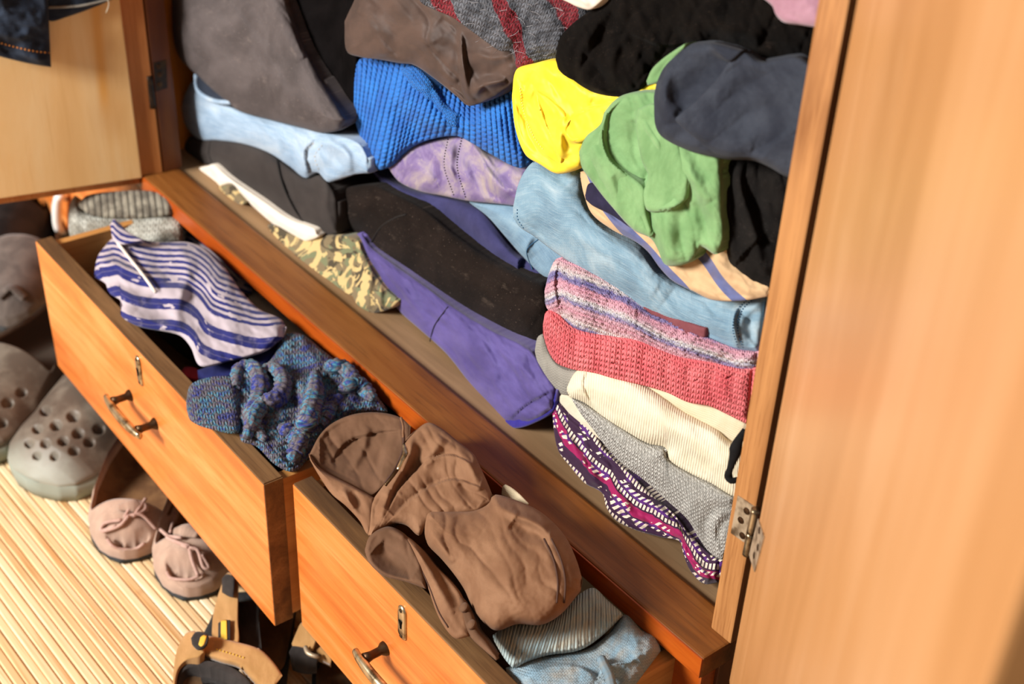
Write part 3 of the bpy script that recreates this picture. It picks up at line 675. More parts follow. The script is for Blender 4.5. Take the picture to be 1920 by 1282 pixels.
c.seam('side_seam', [(840, 575), (815, 610), (806, 640)], .0006, thread_d, o)
k = Cloth([(940, 790), (958, 782), (985, 768), (1012, 756), (1042, 736)], [(942, 793), (967, 803), (1007, 791), (1038, 770), (1044, 742)], R=12, **Pl(990, 785, .0605, 10, -4))
k.build('hem', m_purple_hem, o, D=.03)

c = Cloth([(625, 366), (638, 354), (700, 346), (727, 357), (789, 388), (856, 441), (923, 486), (994, 521), (1024, 535), (1034, 580)],
          [(625, 370), (629, 397), (638, 423), (656, 437), (674, 439), (700, 466), (745, 500), (789, 532), (856, 581), (923, 621), (998, 659), (1026, 645)],
          R=95, ridges=[('s', [(758, 400), (715, 425), (692, 458)], 40, -4), ('r', [(640, 365), (636, 400), (660, 436)], 9, -5), ('r', [(700, 360), (670, 390), (668, 430)], 16, 4), ('r', [(800, 470), (900, 540), (1000, 610)], 50, 5)], noise=[(2, 60, 30, 2)], **Pl(789, 532, .096))
o = garment('black_fleece_trousers', 'thick black fleece trousers rolled in the middle pile above the purple shirt', 'trousers', c, m_fleece, D=.14)
c.seam('seam', [(762, 402), (742, 408), (715, 425), (695, 456)], .0009, thread_d, o)

c = Cloth([(700, 320), (745, 343), (789, 361), (869, 377), (905, 397), (967, 470), (1011, 499), (1028, 526)],
          [(700, 326), (745, 370), (789, 392), (856, 446), (923, 490), (976, 523), (1024, 538)],
          R=44, ridges=[('s', [(1000, 480), (975, 490), (975, 523)], 30, 8), ('r', [(720, 335), (770, 360), (800, 375)], 12, 4), ('r', [(795, 360), (820, 380), (900, 450)], 12, -5), ('r', [(840, 380), (900, 430), (960, 495)], 18, 5)], noise=[(2, 50, 40, 2)], **Pl(856, 446, .112))
garment('navy_sweatshirt', 'folded navy sweatshirt showing as a strip between black fleece and greyed jeans', 'sweatshirt', c, m_navy, D=.13)

c = Cloth([(880, 376), (923, 381), (967, 386), (1010, 400), (1055, 463), (1062, 500)], [(880, 380), (914, 406), (945, 441), (980, 481), (1020, 519), (1045, 524)],
          R=40, ridges=[('r', [(1000, 440), (985, 470), (1000, 500)], 6, 4), ('r', [(920, 390), (960, 430), (1000, 480)], 14, 4)], noise=[(2.5, 36, 40, 2)], **Pl(980, 481, .108))
o = garment('greyed_jeans', 'greyed blue jeans, only a wedge showing below the lilac shirt', 'jeans', c, m_jeans2, D=.13)
c.seam('side_seam', [(1010, 448), (988, 468), (998, 505)], .0005, thread_b, o, .0001)

c = Cloth([(727, 312), (762, 281), (789, 268), (838, 256), (865, 252), (885, 262), (923, 292), (967, 310), (995, 316)],
          [(727, 314), (749, 341), (789, 359), (834, 368), (878, 377), (931, 382), (967, 386), (990, 388)],
          R=56, ridges=[('r', [(838, 258), (832, 310), (850, 368)], 5, -3), ('r', [(866, 254), (856, 310), (872, 372)], 5, -3), ('r', [(852, 256), (843, 310), (861, 370)], 7, 3), ('r', [(890, 270), (920, 330), (970, 375)], 8, 5), ('r', [(880, 290), (900, 345), (950, 382)], 7, -5), ('r', [(930, 300), (960, 340), (985, 365)], 7, -4), ('r', [(760, 300), (790, 320), (815, 340)], 14, 3)], pleats=[(2.6, 26, 55, 1.2)], noise=[(4, 34, 50, 2)], **Pl(834, 368, .097, 10))
o = garment('lilac_shirt', 'lilac tie-dye shirt with a double stitched seam beneath the blue sweater', 'shirt', c, m_lilac, D=.13)
c.stitches('seam_stitches', [(840, 260), (833, 310), (851, 366)], thread_d, o, 5, .0006); c.stitches('seam_stitches', [(866, 258), (857, 310), (873, 370)], thread_d, o, 5, .0006)

c = Cloth([(656, 150), (664, 109), (694, 110), (750, 118), (768, 119), (806, 142), (862, 180), (885, 195), (922, 180), (955, 155), (972, 150)],
          [(657, 165), (662, 210), (675, 258), (694, 311), (712, 319), (735, 308), (765, 278), (810, 261), (855, 255), (877, 264), (918, 288), (974, 315), (998, 304)],
          R=88, knit=('rib', 13, 9, 3.0), ridges=[('r', [(790, 160), (810, 215), (870, 255)], 16, 5), ('r', [(755, 130), (775, 200), (830, 250)], 26, 7), ('r', [(740, 200), (790, 250), (850, 258)], 13, -9), ('r', [(900, 210), (930, 250), (985, 300)], 34, 6)], noise=[(2, 60, 20, 1.5)], **Pl(735, 308, .09, 6))
o = garment('blue_cable_sweater', 'bright blue chunky cable knit sweater folded in the middle pile', 'sweater', c, m_cable, step=2.2, D=.13)
k = Cloth([(752, 128), (775, 122), (800, 142), (822, 170), (838, 196), (862, 215)], [(752, 134), (757, 160), (775, 190), (800, 215), (830, 235), (858, 240)], R=26, bulge=10, knit=('stock', 7, 7, 1.4), lift=21,
          ridges=[('r', [(762, 135), (785, 165), (812, 165), (835, 205)], 8, 4), ('r', [(790, 200), (800, 175), (780, 150)], 8, 3)], **Pl(735, 308, .09, 6))
k.build('cable_braid', m_cable_s, o, step=2.2, D=.02)

c = Cloth([(646, 40), (660, 10), (690, -45), (800, -45), (900, -40), (985, 20), (990, 100)],
          [(646, 44), (650, 96), (675, 107), (712, 112), (750, 119), (776, 122), (810, 144), (858, 182), (877, 198), (900, 194), (930, 181), (970, 150), (992, 120)],
          R=70, ridges=[('r', [(690, -20), (730, 50), (750, 110)], 12, -5), ('r', [(660, 10), (700, 50), (720, 105)], 26, 6), ('r', [(730, -10), (790, 70), (850, 160)], 34, 7), ('s', [(830, 30), (860, 60), (862, 120), (866, 165), (880, 195)], 34, -9), ('r', [(862, 60), (868, 120), (878, 180)], 5, 6),
                        ('r', [(885, 180), (905, 160), (950, 150)], 8, 6), ('r', [(880, 130), (910, 140), (950, 120)], 9, -5), ('r', [(890, 100), (925, 110), (960, 105)], 8, 4)], pleats=[(3.5, 34, 50, 1.3)], noise=[(4, 44, 40, 2)], **Pl(776, 122, .078, 10))
garment('brown_satin_shirt', 'soft dark brown shirt with rolled edge lying on the blue sweater', 'shirt', c, m_brown, D=.13)

c = Cloth([(770, -45), (860, -48), (960, -48), (1110, -45), (1120, 20)], [(778, -20), (790, 5), (812, 17), (847, 32), (877, 53), (911, 78), (937, 95), (960, 98), (970, 128), (993, 122), (1019, 113), (1048, 108), (1095, 70)],
          R=50, knit=('stock', 11, 10, 2.0), ridges=[('r', [(870, -20), (930, 40), (962, 95)], 26, 5), ('r', [(960, 95), (985, 60), (960, 20)], 10, -6), ('r', [(1000, 0), (1040, 50), (1050, 100)], 20, 6)], noise=[(4, 30, 30, 1.5)], **Pl(911, 78, .066, 10))
o = garment('mohair_sweater', 'fuzzy grey mohair sweater with dark red stripes at the top of the middle pile', 'sweater', c, m_mohair, step=2.4, D=.12)
rs = random.Random(3); V, F = [], []
for i in range(170):
    q = np.array([rs.uniform(795, 1085), rs.uniform(-5, 120)])
    if polydist(q[None], c.poly, True)[0][0] > 22 and rs.random() < .5: continue
    if not (c.top[:, 1].min() < q[1] and np.interp(q[0], c.bot[:, 0], c.bot[:, 1]) > q[1]): continue
    a = rs.uniform(0, 6.28); L = rs.uniform(8, 26); b = rs.uniform(-1, 1)
    pts = np.array([q+np.array([math.cos(a+b*t), math.sin(a+b*t)])*L*t for t in (0, .33, .66, 1)]); X = [c.pt(pts[j], .0015+.004*j/3)[0] for j in range(4)]
    i0 = len(V)
    for x in X: V += [x-AXU*.00011, x+AXU*.00011, x+AXR*.00011]
    for j in range(3):
        for s_ in range(3): F.append((i0+3*j+s_, i0+3*j+(s_+1) % 3, i0+3*j+3+(s_+1) % 3, i0+3*j+3+s_))
tag(link('loose_fibres', V, F, Mat('mohair_fibre', .6).color('#8d8a8c').m, o, False), kind='stuff')

# right pile, from the bottom up -------------------------------------------------------
c = Cloth([(1035, 761), (1048, 750), (1072, 776), (1112, 811), (1146, 855), (1186, 890), (1220, 924), (1265, 962), (1294, 1000), (1329, 1036), (1352, 1052)],
          [(1035, 768), (1040, 818), (1048, 847), (1067, 872), (1097, 906), (1129, 924), (1137, 951), (1156, 976), (1196, 995), (1240, 1007), (1275, 1015), (1280, 1035), (1294, 1069), (1319, 1094), (1348, 1092)],
          R=24, ridges=[('r', [(1045, 790), (1080, 850), (1130, 915)], 9, 4), ('r', [(1060, 800), (1110, 860), (1150, 950)], 6, -3.5), ('r', [(1140, 900), (1180, 960), (1230, 1000)], 8, 4), ('r', [(1150, 960), (1200, 970), (1260, 1000)], 6, -4), ('r', [(1200, 930), (1240, 960), (1280, 1010)], 8, 3),
                        ('r', [(1275, 1010), (1300, 1040), (1340, 1060)], 7, -4), ('r', [(1290, 1050), (1310, 1070), (1330, 1090)], 9, 4)], pleats=[(3, 18, 45, 1.2)], noise=[(3, 22, 45, 2)], **Pl(1156, 976, .0475, 26))
garment('printed_scarf', 'purple scarf printed with white dashes and magenta bands under the right pile', 'scarf', c, m_scarf, D=.12, step=2.4)

c = Cloth([(1046, 742), (1060, 737), (1085, 758), (1112, 792), (1132, 820)], [(1046, 750), (1065, 776), (1095, 802), (1130, 828)], R=14, **Pl(1095, 800, .068))
garment('ecru_cloth', 'small fold of ecru cloth between the printed scarf and grey knit', 'clothing', c, m_ecru, D=.14)

c = Cloth([(1072, 746), (1100, 760), (1135, 783), (1170, 806), (1215, 833), (1246, 843), (1252, 862), (1294, 889), (1334, 908), (1380, 935)],
          [(1074, 752), (1090, 777), (1112, 805), (1140, 842), (1170, 872), (1210, 902), (1250, 938), (1290, 975), (1308, 1005), (1330, 1035), (1355, 1048), (1372, 1010)],
          R=58, knit=('stock', 6.5, 6, 1.0), ridges=[('r', [(1372, 950), (1340, 955), (1322, 985), (1330, 1025), (1350, 1042)], 8, -5), ('r', [(1376, 970), (1356, 980), (1348, 1010), (1358, 1030)], 6, -5), ('r', [(1305, 930), (1295, 960), (1310, 1000)], 14, 3)], noise=[(2, 50, 40, 2)], **Pl(1210, 902, .0595))
garment('grey_knit_sweater', 'loose grey marl knit sweater rolled under the cream sweater', 'sweater', c, m_greyk, D=.13, step=2.3)

c = Cloth([(1003, 655), (1008, 632), (1018, 627), (1030, 660), (1045, 682), (1070, 694), (1090, 694)], [(1003, 660), (1010, 690), (1020, 713), (1040, 732), (1060, 742), (1085, 735)],
          R=34, **Pl(1040, 731, .068))
garment('grey_felted_sweater', 'grey felted sweater corner peeping out left of the cream sweater', 'sweater', c, m_greyw, D=.13)

c = Cloth([(1190, 712), (1250, 731), (1290, 750), (1330, 758), (1360, 771), (1402, 794)], [(1190, 725), (1235, 752), (1270, 777), (1310, 802), (1345, 817), (1370, 832), (1400, 838)], R=26, **Pl(1290, 780, .069))
garment('beige_knit_top', 'beige fine knit top showing between coral and cream sweaters', 'clothing', c, m_beige, D=.13)

c = Cloth([(1063, 726), (1075, 702), (1090, 690), (1112, 694), (1176, 709), (1225, 733), (1275, 768), (1344, 805), (1373, 830), (1398, 838)],
          [(1063, 734), (1070, 744), (1097, 756), (1132, 783), (1166, 805), (1215, 832), (1248, 840), (1254, 862), (1294, 888), (1334, 907), (1380, 932), (1394, 900)],
          R=54, ridges=[('s', [(1100, 695), (1092, 720), (1110, 760)], 26, 3), ('r', [(1130, 720), (1250, 790), (1380, 870)], 30, 5), ('r', [(1220, 830), (1270, 840), (1330, 885)], 14, -4), ('r', [(1300, 800), (1340, 840), (1385, 870)], 10, -3)], noise=[(2, 50, 30, 2)], **Pl(1166, 805, .0605, 6))
garment('cream_sweater', 'cream ribbed sweater folded below the coral knit', 'sweater', c, m_cream, D=.13)
tag(tube('hanging_strap', [at(1397, 806, y=.038), at(1384, 828, y=.034), at(1377, 852, y=.032), at(1369, 878, y=.031), at(1366, 893, y=.031), at(1372, 901, y=.031), at(1384, 898, y=.035)], [.0022, .0030, .0044, .0030, .0022, .0030, .0018], m_blackbag, None, 10, 30, .7), 'black fabric strap hanging on the cream sweater beside the right post', 'strap')

c = Cloth([(1018, 608), (1025, 582), (1045, 588), (1076, 614), (1111, 624), (1150, 630), (1193, 637), (1236, 654), (1275, 668), (1329, 677), (1384, 689), (1416, 690)],
          [(1018, 626), (1029, 660), (1044, 681), (1068, 691), (1087, 695), (1118, 700), (1154, 711), (1204, 722), (1251, 736), (1290, 754), (1329, 761), (1360, 775), (1402, 796)],
          R=46, knit=('stock', 10, 10, 2.4), ridges=[('r', [(x, y), (x-8, y+38), (x+6, y+80)], 7, -3.2) for x, y in ((1085, 616), (1130, 628), (1172, 634), (1214, 646), (1256, 662), (1298, 674), (1340, 682), (1380, 690))]+[('r', [(x, y), (x+1, y+2)], 5, -5) for x, y in ((1095, 668), (1150, 680), (1176, 672), (1222, 686), (1262, 700), (1304, 712), (1366, 706))], **Pl(1204, 722, .060))
garment('coral_sweater', 'coral red lacy hand-knitted sweater in the right pile', 'sweater', c, m_coral, D=.13, step=2.0)

c = Cloth([(1021, 545), (1030, 510), (1043, 485), (1060, 488), (1100, 503), (1160, 538), (1215, 578), (1270, 603), (1330, 633), (1380, 653), (1424, 660)],
          [(1021, 565), (1027, 580), (1048, 590), (1076, 616), (1111, 627), (1150, 633), (1193, 640), (1236, 658), (1275, 672), (1329, 681), (1384, 693), (1418, 692)],
          R=48, knit=('stock', 9, 8, 2.4), ridges=[('s', [(1048, 487), (1040, 530), (1050, 588)], 18, 4)], noise=[(2, 20, 20, 1.5), (1.6, 5, 0, 1)], **Pl(1111, 627, .061))
garment('pink_sweater', 'fluffy pink, white and violet variegated sweater above the coral one', 'sweater', c, m_pink, D=.13, step=2.2)

c = Cloth([(1205, 572), (1240, 585), (1322, 615)], [(1207, 580), (1225, 593), (1265, 616), (1300, 637), (1322, 633)], R=10, **Pl(1265, 610, .058))
garment('burgundy_cloth', 'sliver of burgundy cloth between faded jeans and pink sweater', 'clothing', c, m_burg, D=.14)

c = Cloth([(962, 388), (972, 345), (990, 312), (1010, 300), (1050, 322), (1088, 314), (1095, 368), (1130, 418), (1200, 458), (1240, 508), (1300, 548), (1370, 564), (1410, 556), (1446, 548)],
          [(962, 392), (963, 408), (975, 426), (1000, 442), (1045, 476), (1100, 511), (1160, 547), (1215, 586), (1270, 611), (1330, 636), (1380, 656), (1424, 662)],
          R=70, ridges=[('s', [(1400, 560), (1378, 580), (1370, 615), (1380, 655)], 60, -6), ('r', [(1386, 566), (1374, 600), (1384, 650)], 5, 4), ('r', [(1418, 580), (1404, 606), (1412, 650)], 8, -6), ('r', [(1020, 340), (1100, 440), (1250, 560)], 40, 5), ('r', [(1230, 540), (1290, 575), (1350, 590)], 12, -4), ('r', [(985, 420), (1040, 440), (1120, 500)], 14, -3), ('r', [(1100, 400), (1150, 450), (1230, 510)], 12, 3)], pleats=[(1.8, 40, 40, 1)], noise=[(2.5, 60, 35, 2)], **Pl(1160, 547, .062, 12))
o = garment('faded_jeans', 'faded light blue jeans with a rolled hem spread over the pink sweater', 'jeans', c, m_jeans3, D=.12)
for dx in (0, 9): c.stitches('hem_stitches', [(1400+dx, 563), (1382+dx, 582), (1374+dx, 615), (1384+dx, 652)], thread_b, o, 5, .0005)
c.stitches('side_stitches', [(970, 392), (971, 410), (982, 428)], thread_b, o, 5); 

c = Cloth([(1088, 322), (1105, 320), (1150, 350), (1230, 395), (1340, 415), (1400, 490), (1450, 538)], [(1088, 332), (1095, 365), (1110, 401), (1150, 432), (1190, 452), (1215, 472), (1238, 503), (1262, 527), (1300, 546), (1335, 562), (1390, 564), (1440, 556)],
          R=26, ridges=[('r', [(1120, 400), (1180, 440), (1230, 475)], 10, 3), ('r', [(1270, 500), (1340, 530), (1400, 550)], 12, -3)], pleats=[(2.5, 24, 40, 1)], noise=[(3, 26, 40, 2)], **Pl(1190, 452, .053, 12))
o = garment('striped_shirt', 'tan shirt with slate blue stripes under the green jersey', 'shirt', c, m_stripes, D=.12)
k = Cloth([(1097, 366), (1104, 344), (1124, 348), (1168, 392), (1188, 415)], [(1098, 374), (1112, 386), (1148, 404), (1184, 428), (1194, 428)], R=9, bulge=3, lift=3, **Pl(1190, 452, .049, 12))
k.build('navy_panel', m_navyd, o, D=.03)

c = Cloth([(1340, 296), (1380, 294), (1430, 304), (1480, 326), (1500, 340)], [(1340, 312), (1342, 380), (1357, 452), (1363, 490), (1385, 516), (1420, 541), (1452, 548)],
          R=44, ridges=[('r', [(1380, 310), (1392, 370), (1412, 430), (1436, 520)], 12, 6), ('r', [(1400, 330), (1420, 400), (1440, 500)], 10, -6), ('r', [(1352, 320), (1366, 400), (1370, 480)], 10, 4), ('s', [(1432, 440), (1400, 470), (1372, 505)], 16, 5)], pleats=[(4, 40, 75, 1.2)], noise=[(3, 40, 60, 2)], **Pl(1400, 520, .058, 4))
garment('black_jersey', 'black jersey hanging in folds below the charcoal garment', 'clothing', c, m_blackj, D=.14)

c = Cloth([(1086, 284), (1098, 257), (1126, 232), (1134, 208), (1168, 178), (1228, 172), (1262, 190), (1310, 228), (1352, 280), (1354, 330)],
          [(1086, 290), (1091, 314), (1107, 337), (1157, 399), (1189, 432), (1220, 447), (1233, 467), (1247, 496), (1276, 498), (1302, 485), (1314, 462), (1343, 477), (1358, 448)],
          R=22, bulge=9, ridges=[('s', [(1172, 180), (1140, 215), (1130, 253), (1142, 296), (1172, 324), (1206, 352)], 26, 6), ('r', [(1110, 270), (1128, 320), (1180, 390)], 18, 5), ('r', [(1190, 225), (1190, 273), (1202, 312)], 9, -6), ('r', [(1198, 205), (1218, 245), (1240, 285), (1240, 305)], 14, 6),
                        ('s', [(1250, 302), (1215, 330), (1204, 365), (1212, 392)], 14, -6), ('s', [(1292, 342), (1282, 378), (1258, 392), (1216, 396)], 26, 7), ('r', [(1262, 250), (1290, 320), (1330, 380)], 16, 5), ('r', [(1290, 340), (1280, 400), (1275, 470)], 10, -5), ('r', [(1230, 400), (1250, 450), (1260, 490)], 20, 4), ('r', [(1300, 380), (1318, 420), (1316, 458)], 10, -5), ('r', [(1150, 330), (1190, 380), (1225, 420)], 8, -4)], pleats=[(3, 40, 70, 1.3)], noise=[(2.5, 34, 60, 2)], **Pl(1220, 447, .043, 6))
o = garment('green_jersey', 'crumpled sage green jersey spilling over striped shirt and faded jeans', 'clothing', c, m_green, D=.14)
for A_, B_, lf in (([(1088, 290), (1098, 257), (1126, 234), (1138, 210), (1134, 253), (1146, 296), (1176, 324), (1208, 352), (1212, 395), (1224, 438)], [(1089, 296), (1092, 314), (1107, 336), (1130, 367), (1157, 398), (1189, 430), (1219, 445)], 11),
                   ([(1196, 204), (1230, 194), (1262, 225), (1276, 280), (1292, 338)], [(1195, 210), (1193, 240), (1203, 300), (1215, 330), (1205, 366), (1215, 395), (1258, 393), (1286, 374)], 12)):
    k = Cloth(A_, B_, R=11, bulge=4, lift=lf, pleats=[(2, 34, 70, 1)], **Pl(1220, 447, .043, 6)); k.build('draped_fold', m_green, o, D=.008, shrink=.03)
k = Cloth([(1212, 152), (1222, 130), (1240, 112), (1262, 96), (1284, 82)], [(1214, 160), (1232, 156), (1244, 146), (1258, 118), (1284, 90)], R=14, ridges=[('r', [(1225, 150), (1242, 130), (1262, 100)], 5, -3)], **Pl(1240, 140, .042))
k.build('sleeve', m_green, o, D=.08)

c = Cloth([(960, 178), (968, 131), (1000, 119), (1044, 112), (1085, 140), (1130, 168), (1190, 160), (1240, 143)],
          [(960, 186), (966, 240), (985, 290), (1012, 308), (1046, 326), (1088, 313), (1096, 282), (1130, 242), (1172, 195), (1240, 172)],
          R=20, bulge=9, ridges=[('s', [(1004, 134), (984, 175), (990, 240), (1015, 285), (1052, 310)], 22, -7), ('s', [(1050, 300), (1028, 250), (1010, 205), (1003, 166)], 24, 8), ('s', [(1003, 168), (1030, 185), (1060, 215)], 14, -6), ('r', [(1012, 178), (1025, 220), (1040, 270)], 6, -6), ('r', [(1060, 215), (1050, 260), (1056, 300)], 8, 4),
                        ('s', [(1056, 242), (1070, 222), (1100, 204), (1140, 196)], 16, 7), ('r', [(1058, 244), (1075, 262), (1110, 246)], 5, 5), ('r', [(1066, 244), (1085, 240), (1110, 232)], 6, -5), ('r', [(1010, 128), (1060, 150), (1110, 190)], 12, 4)], pleats=[(2.6, 28, 60, 1.2)], noise=[(2, 30, 50, 2)], **Pl(1012, 308, .054, 6))
o = garment('yellow_shirt', 'bright yellow nylon shirt rolled up beside the green jersey', 'shirt', c, m_yellow, D=.12)
for A_, B_, lf in (([(1003, 167), (1032, 185), (1062, 216), (1062, 262), (1054, 302)], [(1004, 170), (1012, 195), (1022, 235), (1034, 270), (1051, 306)], 11),
                   ([(1056, 242), (1070, 222), (1100, 204), (1150, 190), (1182, 178)], [(1057, 246), (1066, 262), (1085, 268), (1110, 257), (1128, 240), (1166, 200)], 14)):
    k = Cloth(A_, B_, R=10, bulge=4, lift=lf, pleats=[(1.5, 22, 60, 1)], **Pl(1012, 308, .054, 6)); k.build('rolled_fold', m_yellow, o, D=.008, shrink=.03)
c.stitches('collar_stitches', [(975, 165), (982, 210), (1000, 255), (1018, 280)], Mat('yellow_thread', .6).color('#f7e88a').m, o, 5, .0004)

c = Cloth([(1042, 105), (1050, 70), (1085, 35), (1130, 5), (1170, -35), (1300, -45), (1530, -45), (1545, 40)], [(1042, 112), (1050, 136), (1075, 156), (1110, 173), (1150, 181), (1185, 178), (1218, 152), (1245, 112), (1282, 90), (1340, 90), (1420, 118), (1530, 130)],
          R=60, ridges=[('r', [(1150, 10), (1110, 60), (1085, 110), (1100, 160)], 9, 4), ('r', [(1165, 30), (1130, 80), (1118, 120), (1130, 165)], 8, -5), ('r', [(1180, 60), (1150, 100), (1150, 170)], 10, 5), ('r', [(1130, 20), (1080, 70), (1062, 120)], 10, 4), ('s', [(1330, 75), (1240, 85), (1170, 60), (1140, 70)], 20, 5), ('r', [(1240, 30), (1350, 50), (1480, 70)], 20, 5)], pleats=[(3.5, 40, 115, .8)], noise=[(4, 30, 60, 2.5)], **Pl(1110, 173, .056, 6))
garment('black_velvet_top', 'black velvet top bunched on the yellow shirt at the top right', 'clothing', c, m_velvet, D=.12)

c = Cloth([(1226, 180), (1234, 145), (1255, 108), (1276, 86), (1330, 80), (1387, 95), (1420, 112), (1492, 104), (1530, 125)], [(1226, 192), (1229, 236), (1243, 258), (1290, 282), (1325, 292), (1364, 299), (1411, 301), (1440, 312), (1474, 331), (1502, 338)],
          R=26, bulge=11, ridges=[('r', [(1372, 96), (1318, 150), (1268, 200)], 20, -6), ('r', [(1330, 84), (1362, 104), (1386, 100)], 7, 5), ('r', [(1332, 82), (1355, 100), (1385, 98)], 8, 4), ('r', [(1268, 222), (1276, 212), (1290, 205)], 5, -4), ('s', [(1424, 305), (1450, 270), (1505, 230)], 40, 4), ('r', [(1250, 120), (1246, 180), (1260, 230)], 16, 4), ('r', [(1420, 120), (1400, 180), (1410, 250)], 24, -6), ('r', [(1300, 220), (1360, 270), (1420, 290)], 26, 5)], pleats=[(2, 60, 140, 1)], noise=[(2.5, 60, 30, 2)], **Pl(1325, 292, .038, 10))
o = garment('charcoal_sweatshirt', 'smooth charcoal grey sweatshirt folded over green and black jerseys', 'sweatshirt', c, m_char, D=.14)
k = Cloth([(1264, 223), (1300, 194), (1340, 154), (1388, 96), (1425, 116), (1492, 108), (1528, 128)], [(1266, 227), (1302, 258), (1338, 286), (1368, 295), (1411, 297), (1440, 308), (1474, 327), (1500, 334)], R=9, bulge=3, lift=13, pleats=[(2, 60, 140, 1)], ridges=[('s', [(1424, 300), (1450, 268), (1502, 232)], 40, 4), ('r', [(1420, 130), (1400, 190), (1420, 250)], 26, -5), ('r', [(1300, 225), (1360, 265), (1410, 285)], 26, 4)], **Pl(1325, 292, .038, 10))
k.build('folded_flap', m_char, o, D=.008, shrink=.03)
k = Cloth([(1330, 81), (1348, 84), (1370, 90), (1390, 96)], [(1334, 86), (1350, 104), (1368, 116), (1388, 101)], R=7, bulge=3, lift=17, **Pl(1325, 292, .038, 10))
k.build('turned_edge', m_char, o, D=.006, shrink=.03)
c = Cloth([(1486, 106), (1500, 96), (1530, 92)], [(1488, 112), (1505, 122), (1530, 132)], R=8, **Pl(1505, 115, .062))
garment('grey_ribbed_cloth', 'tiny corner of grey ribbed cloth by the right post behind charcoal sweatshirt', 'clothing', c, m_greyk, D=.05)

c = Cloth([(1415, -45), (1480, -46), (1548, -45)], [(1418, -12), (1447, 10), (1455, 28), (1470, 42), (1502, 47), (1545, 54)], R=34, noise=[(2, 30, 30, 2)], **Pl(1470, 42, .046, 6))
garment('mauve_fleece', 'mauve fleece hanging down beside the right post at the top edge', 'clothing', c, m_mauve, D=.12)
c = Cloth([(1030, -40), (1080, -44), (1136, -40)], [(1036, -8), (1062, 3), (1085, 14), (1108, 18), (1134, -2)], R=14, ridges=[('r', [(1060, -20), (1085, -5), (1105, 10)], 5, 3)], **Pl(1085, 14, .052))
garment('white_linen', 'bit of white linen above the black velvet top at the upper edge', 'clothing', c, m_white, D=.14)

# ------------------------------------------------------------------ contents of the left drawer
def Pz(px, py, z, n=(0, -.15, 1)): return dict(o=at(px, py, z=z), n=n)
DN = (0, 0, -1)
DD = (-.45, .5, -.62)
c = Cloth([(140, 440), (180, 420), (330, 400), (420, 480), (520, 570), (640, 680), (730, 770)], [(150, 470), (230, 560), (300, 630), (380, 700), (480, 830), (540, 890), (610, 850), (735, 790)], R=30, bulge=8, noise=[(8, 60, 40, 2)], **Pz(400, 600, -.085, (0, 0, 1)))
garment('black_cloth', 'black cloth lying at the bottom of the left drawer under the striped scarf', 'clothing', c, m_blackbag, ext=DD, D=.03)
c = Cloth([(462, 538), (480, 545), (520, 575), (560, 610), (600, 650)], [(466, 560), (490, 590), (540, 640), (590, 672)], R=20, bulge=6, **Pz(500, 575, -.05))
garment('ecru_shirt', 'pale ecru shirt tucked at the back of the left drawer behind the striped scarf', 'clothing', c, m_ecru, ext=DD, D=.03)
c = Cloth([(338, 700), (346, 688), (368, 690), (385, 704)], [(342, 708), (356, 712), (372, 715), (388, 712)], R=10, bulge=6, **Pz(360, 700, -.055))
garment('red_cloth', 'tiny piece of dark red cloth in the left drawer gap', 'clothing', c, m_red, ext=DD, D=.03)
c = Cloth([(340, 440), (352, 425), (372, 435), (400, 462), (450, 515), (475, 535)], [(342, 452), (362, 475), (400, 500), (440, 545), (470, 552)], R=16, bulge=6, noise=[(5, 20, 40, 2)], **Pz(390, 480, -.045))
garment('patterned_navy_cloth', 'dark navy patterned cloth at the back edge of the left drawer', 'clothing', c, m_ikat, ext=DD, D=.03)

c = Cloth([(128, 400), (132, 380), (142, 366), (158, 396), (230, 404), (310, 398), (340, 412), (348, 432)], [(128, 425), (134, 452), (150, 470), (190, 482), (250, 478), (310, 470), (345, 456)], R=36, bulge=22, knit=('stock', 11, 11, 1.6), ridges=[('r', [(250, 425), (280, 440), (330, 440)], 12, 5)], noise=[(4, 40, 10, 2)], **Pz(200, 440, -.05, (.2, -.5, .85)))
gs = garment('grey_wool_sock', 'thick grey wool sock rolled up at the far end of the left drawer', 'sock', c, m_gsock2, ext=DD, D=.05)
c = Cloth([(146, 382), (164, 366), (215, 359), (270, 357), (314, 364), (330, 376)], [(148, 388), (170, 404), (225, 410), (285, 409), (322, 402), (332, 386)], R=26, bulge=16, knit=('rib', 13, 400, 2.2), lift=6, **Pz(240, 405, -.03, (.2, -.5, .85)))
c.build('rolled_cuff', m_gsock, gs, ext=DD, D=.04)

c = Cloth([(177, 512), (183, 481), (201, 457), (212, 446), (240, 440), (263, 448), (299, 454), (352, 454), (388, 468), (419, 499), (450, 543), (486, 579), (526, 597), (537, 614)],
          [(178, 520), (198, 532), (204, 549), (228, 566), (226, 590), (246, 606), (272, 615), (335, 628), (357, 650), (375, 686), (428, 677), (495, 659), (530, 634)],
          R=26, bulge=12, ridges=[('s', [(214, 440), (245, 480), (275, 515), (300, 545)], 60, 9), ('r', [(335, 455), (352, 510), (330, 580), (335, 625)], 12, 5), ('r', [(190, 490), (230, 500), (270, 520)], 7, 4), ('r', [(195, 525), (240, 535), (290, 560)], 7, -4), ('r', [(210, 470), (250, 500), (280, 530)], 6, -3), ('r', [(220, 590), (270, 600), (330, 620)], 9, 5), ('r', [(230, 568), (280, 580), (330, 600)], 7, -5),
                               ('r', [(360, 470), (420, 560), (450, 650)], 18, 4), ('r', [(420, 510), (470, 590), (490, 650)], 14, -3), ('r', [(310, 560), (330, 540), (352, 560)], 12, 5)], noise=[(4, 30, 40, 2)], **Pz(330, 560, -.014, (0, -.12, 1)))
o = garment('striped_scarf', 'blue and white ikat striped scarf draped over the left drawer front edge', 'scarf', c, m_ikat, ext=DD, D=.035)
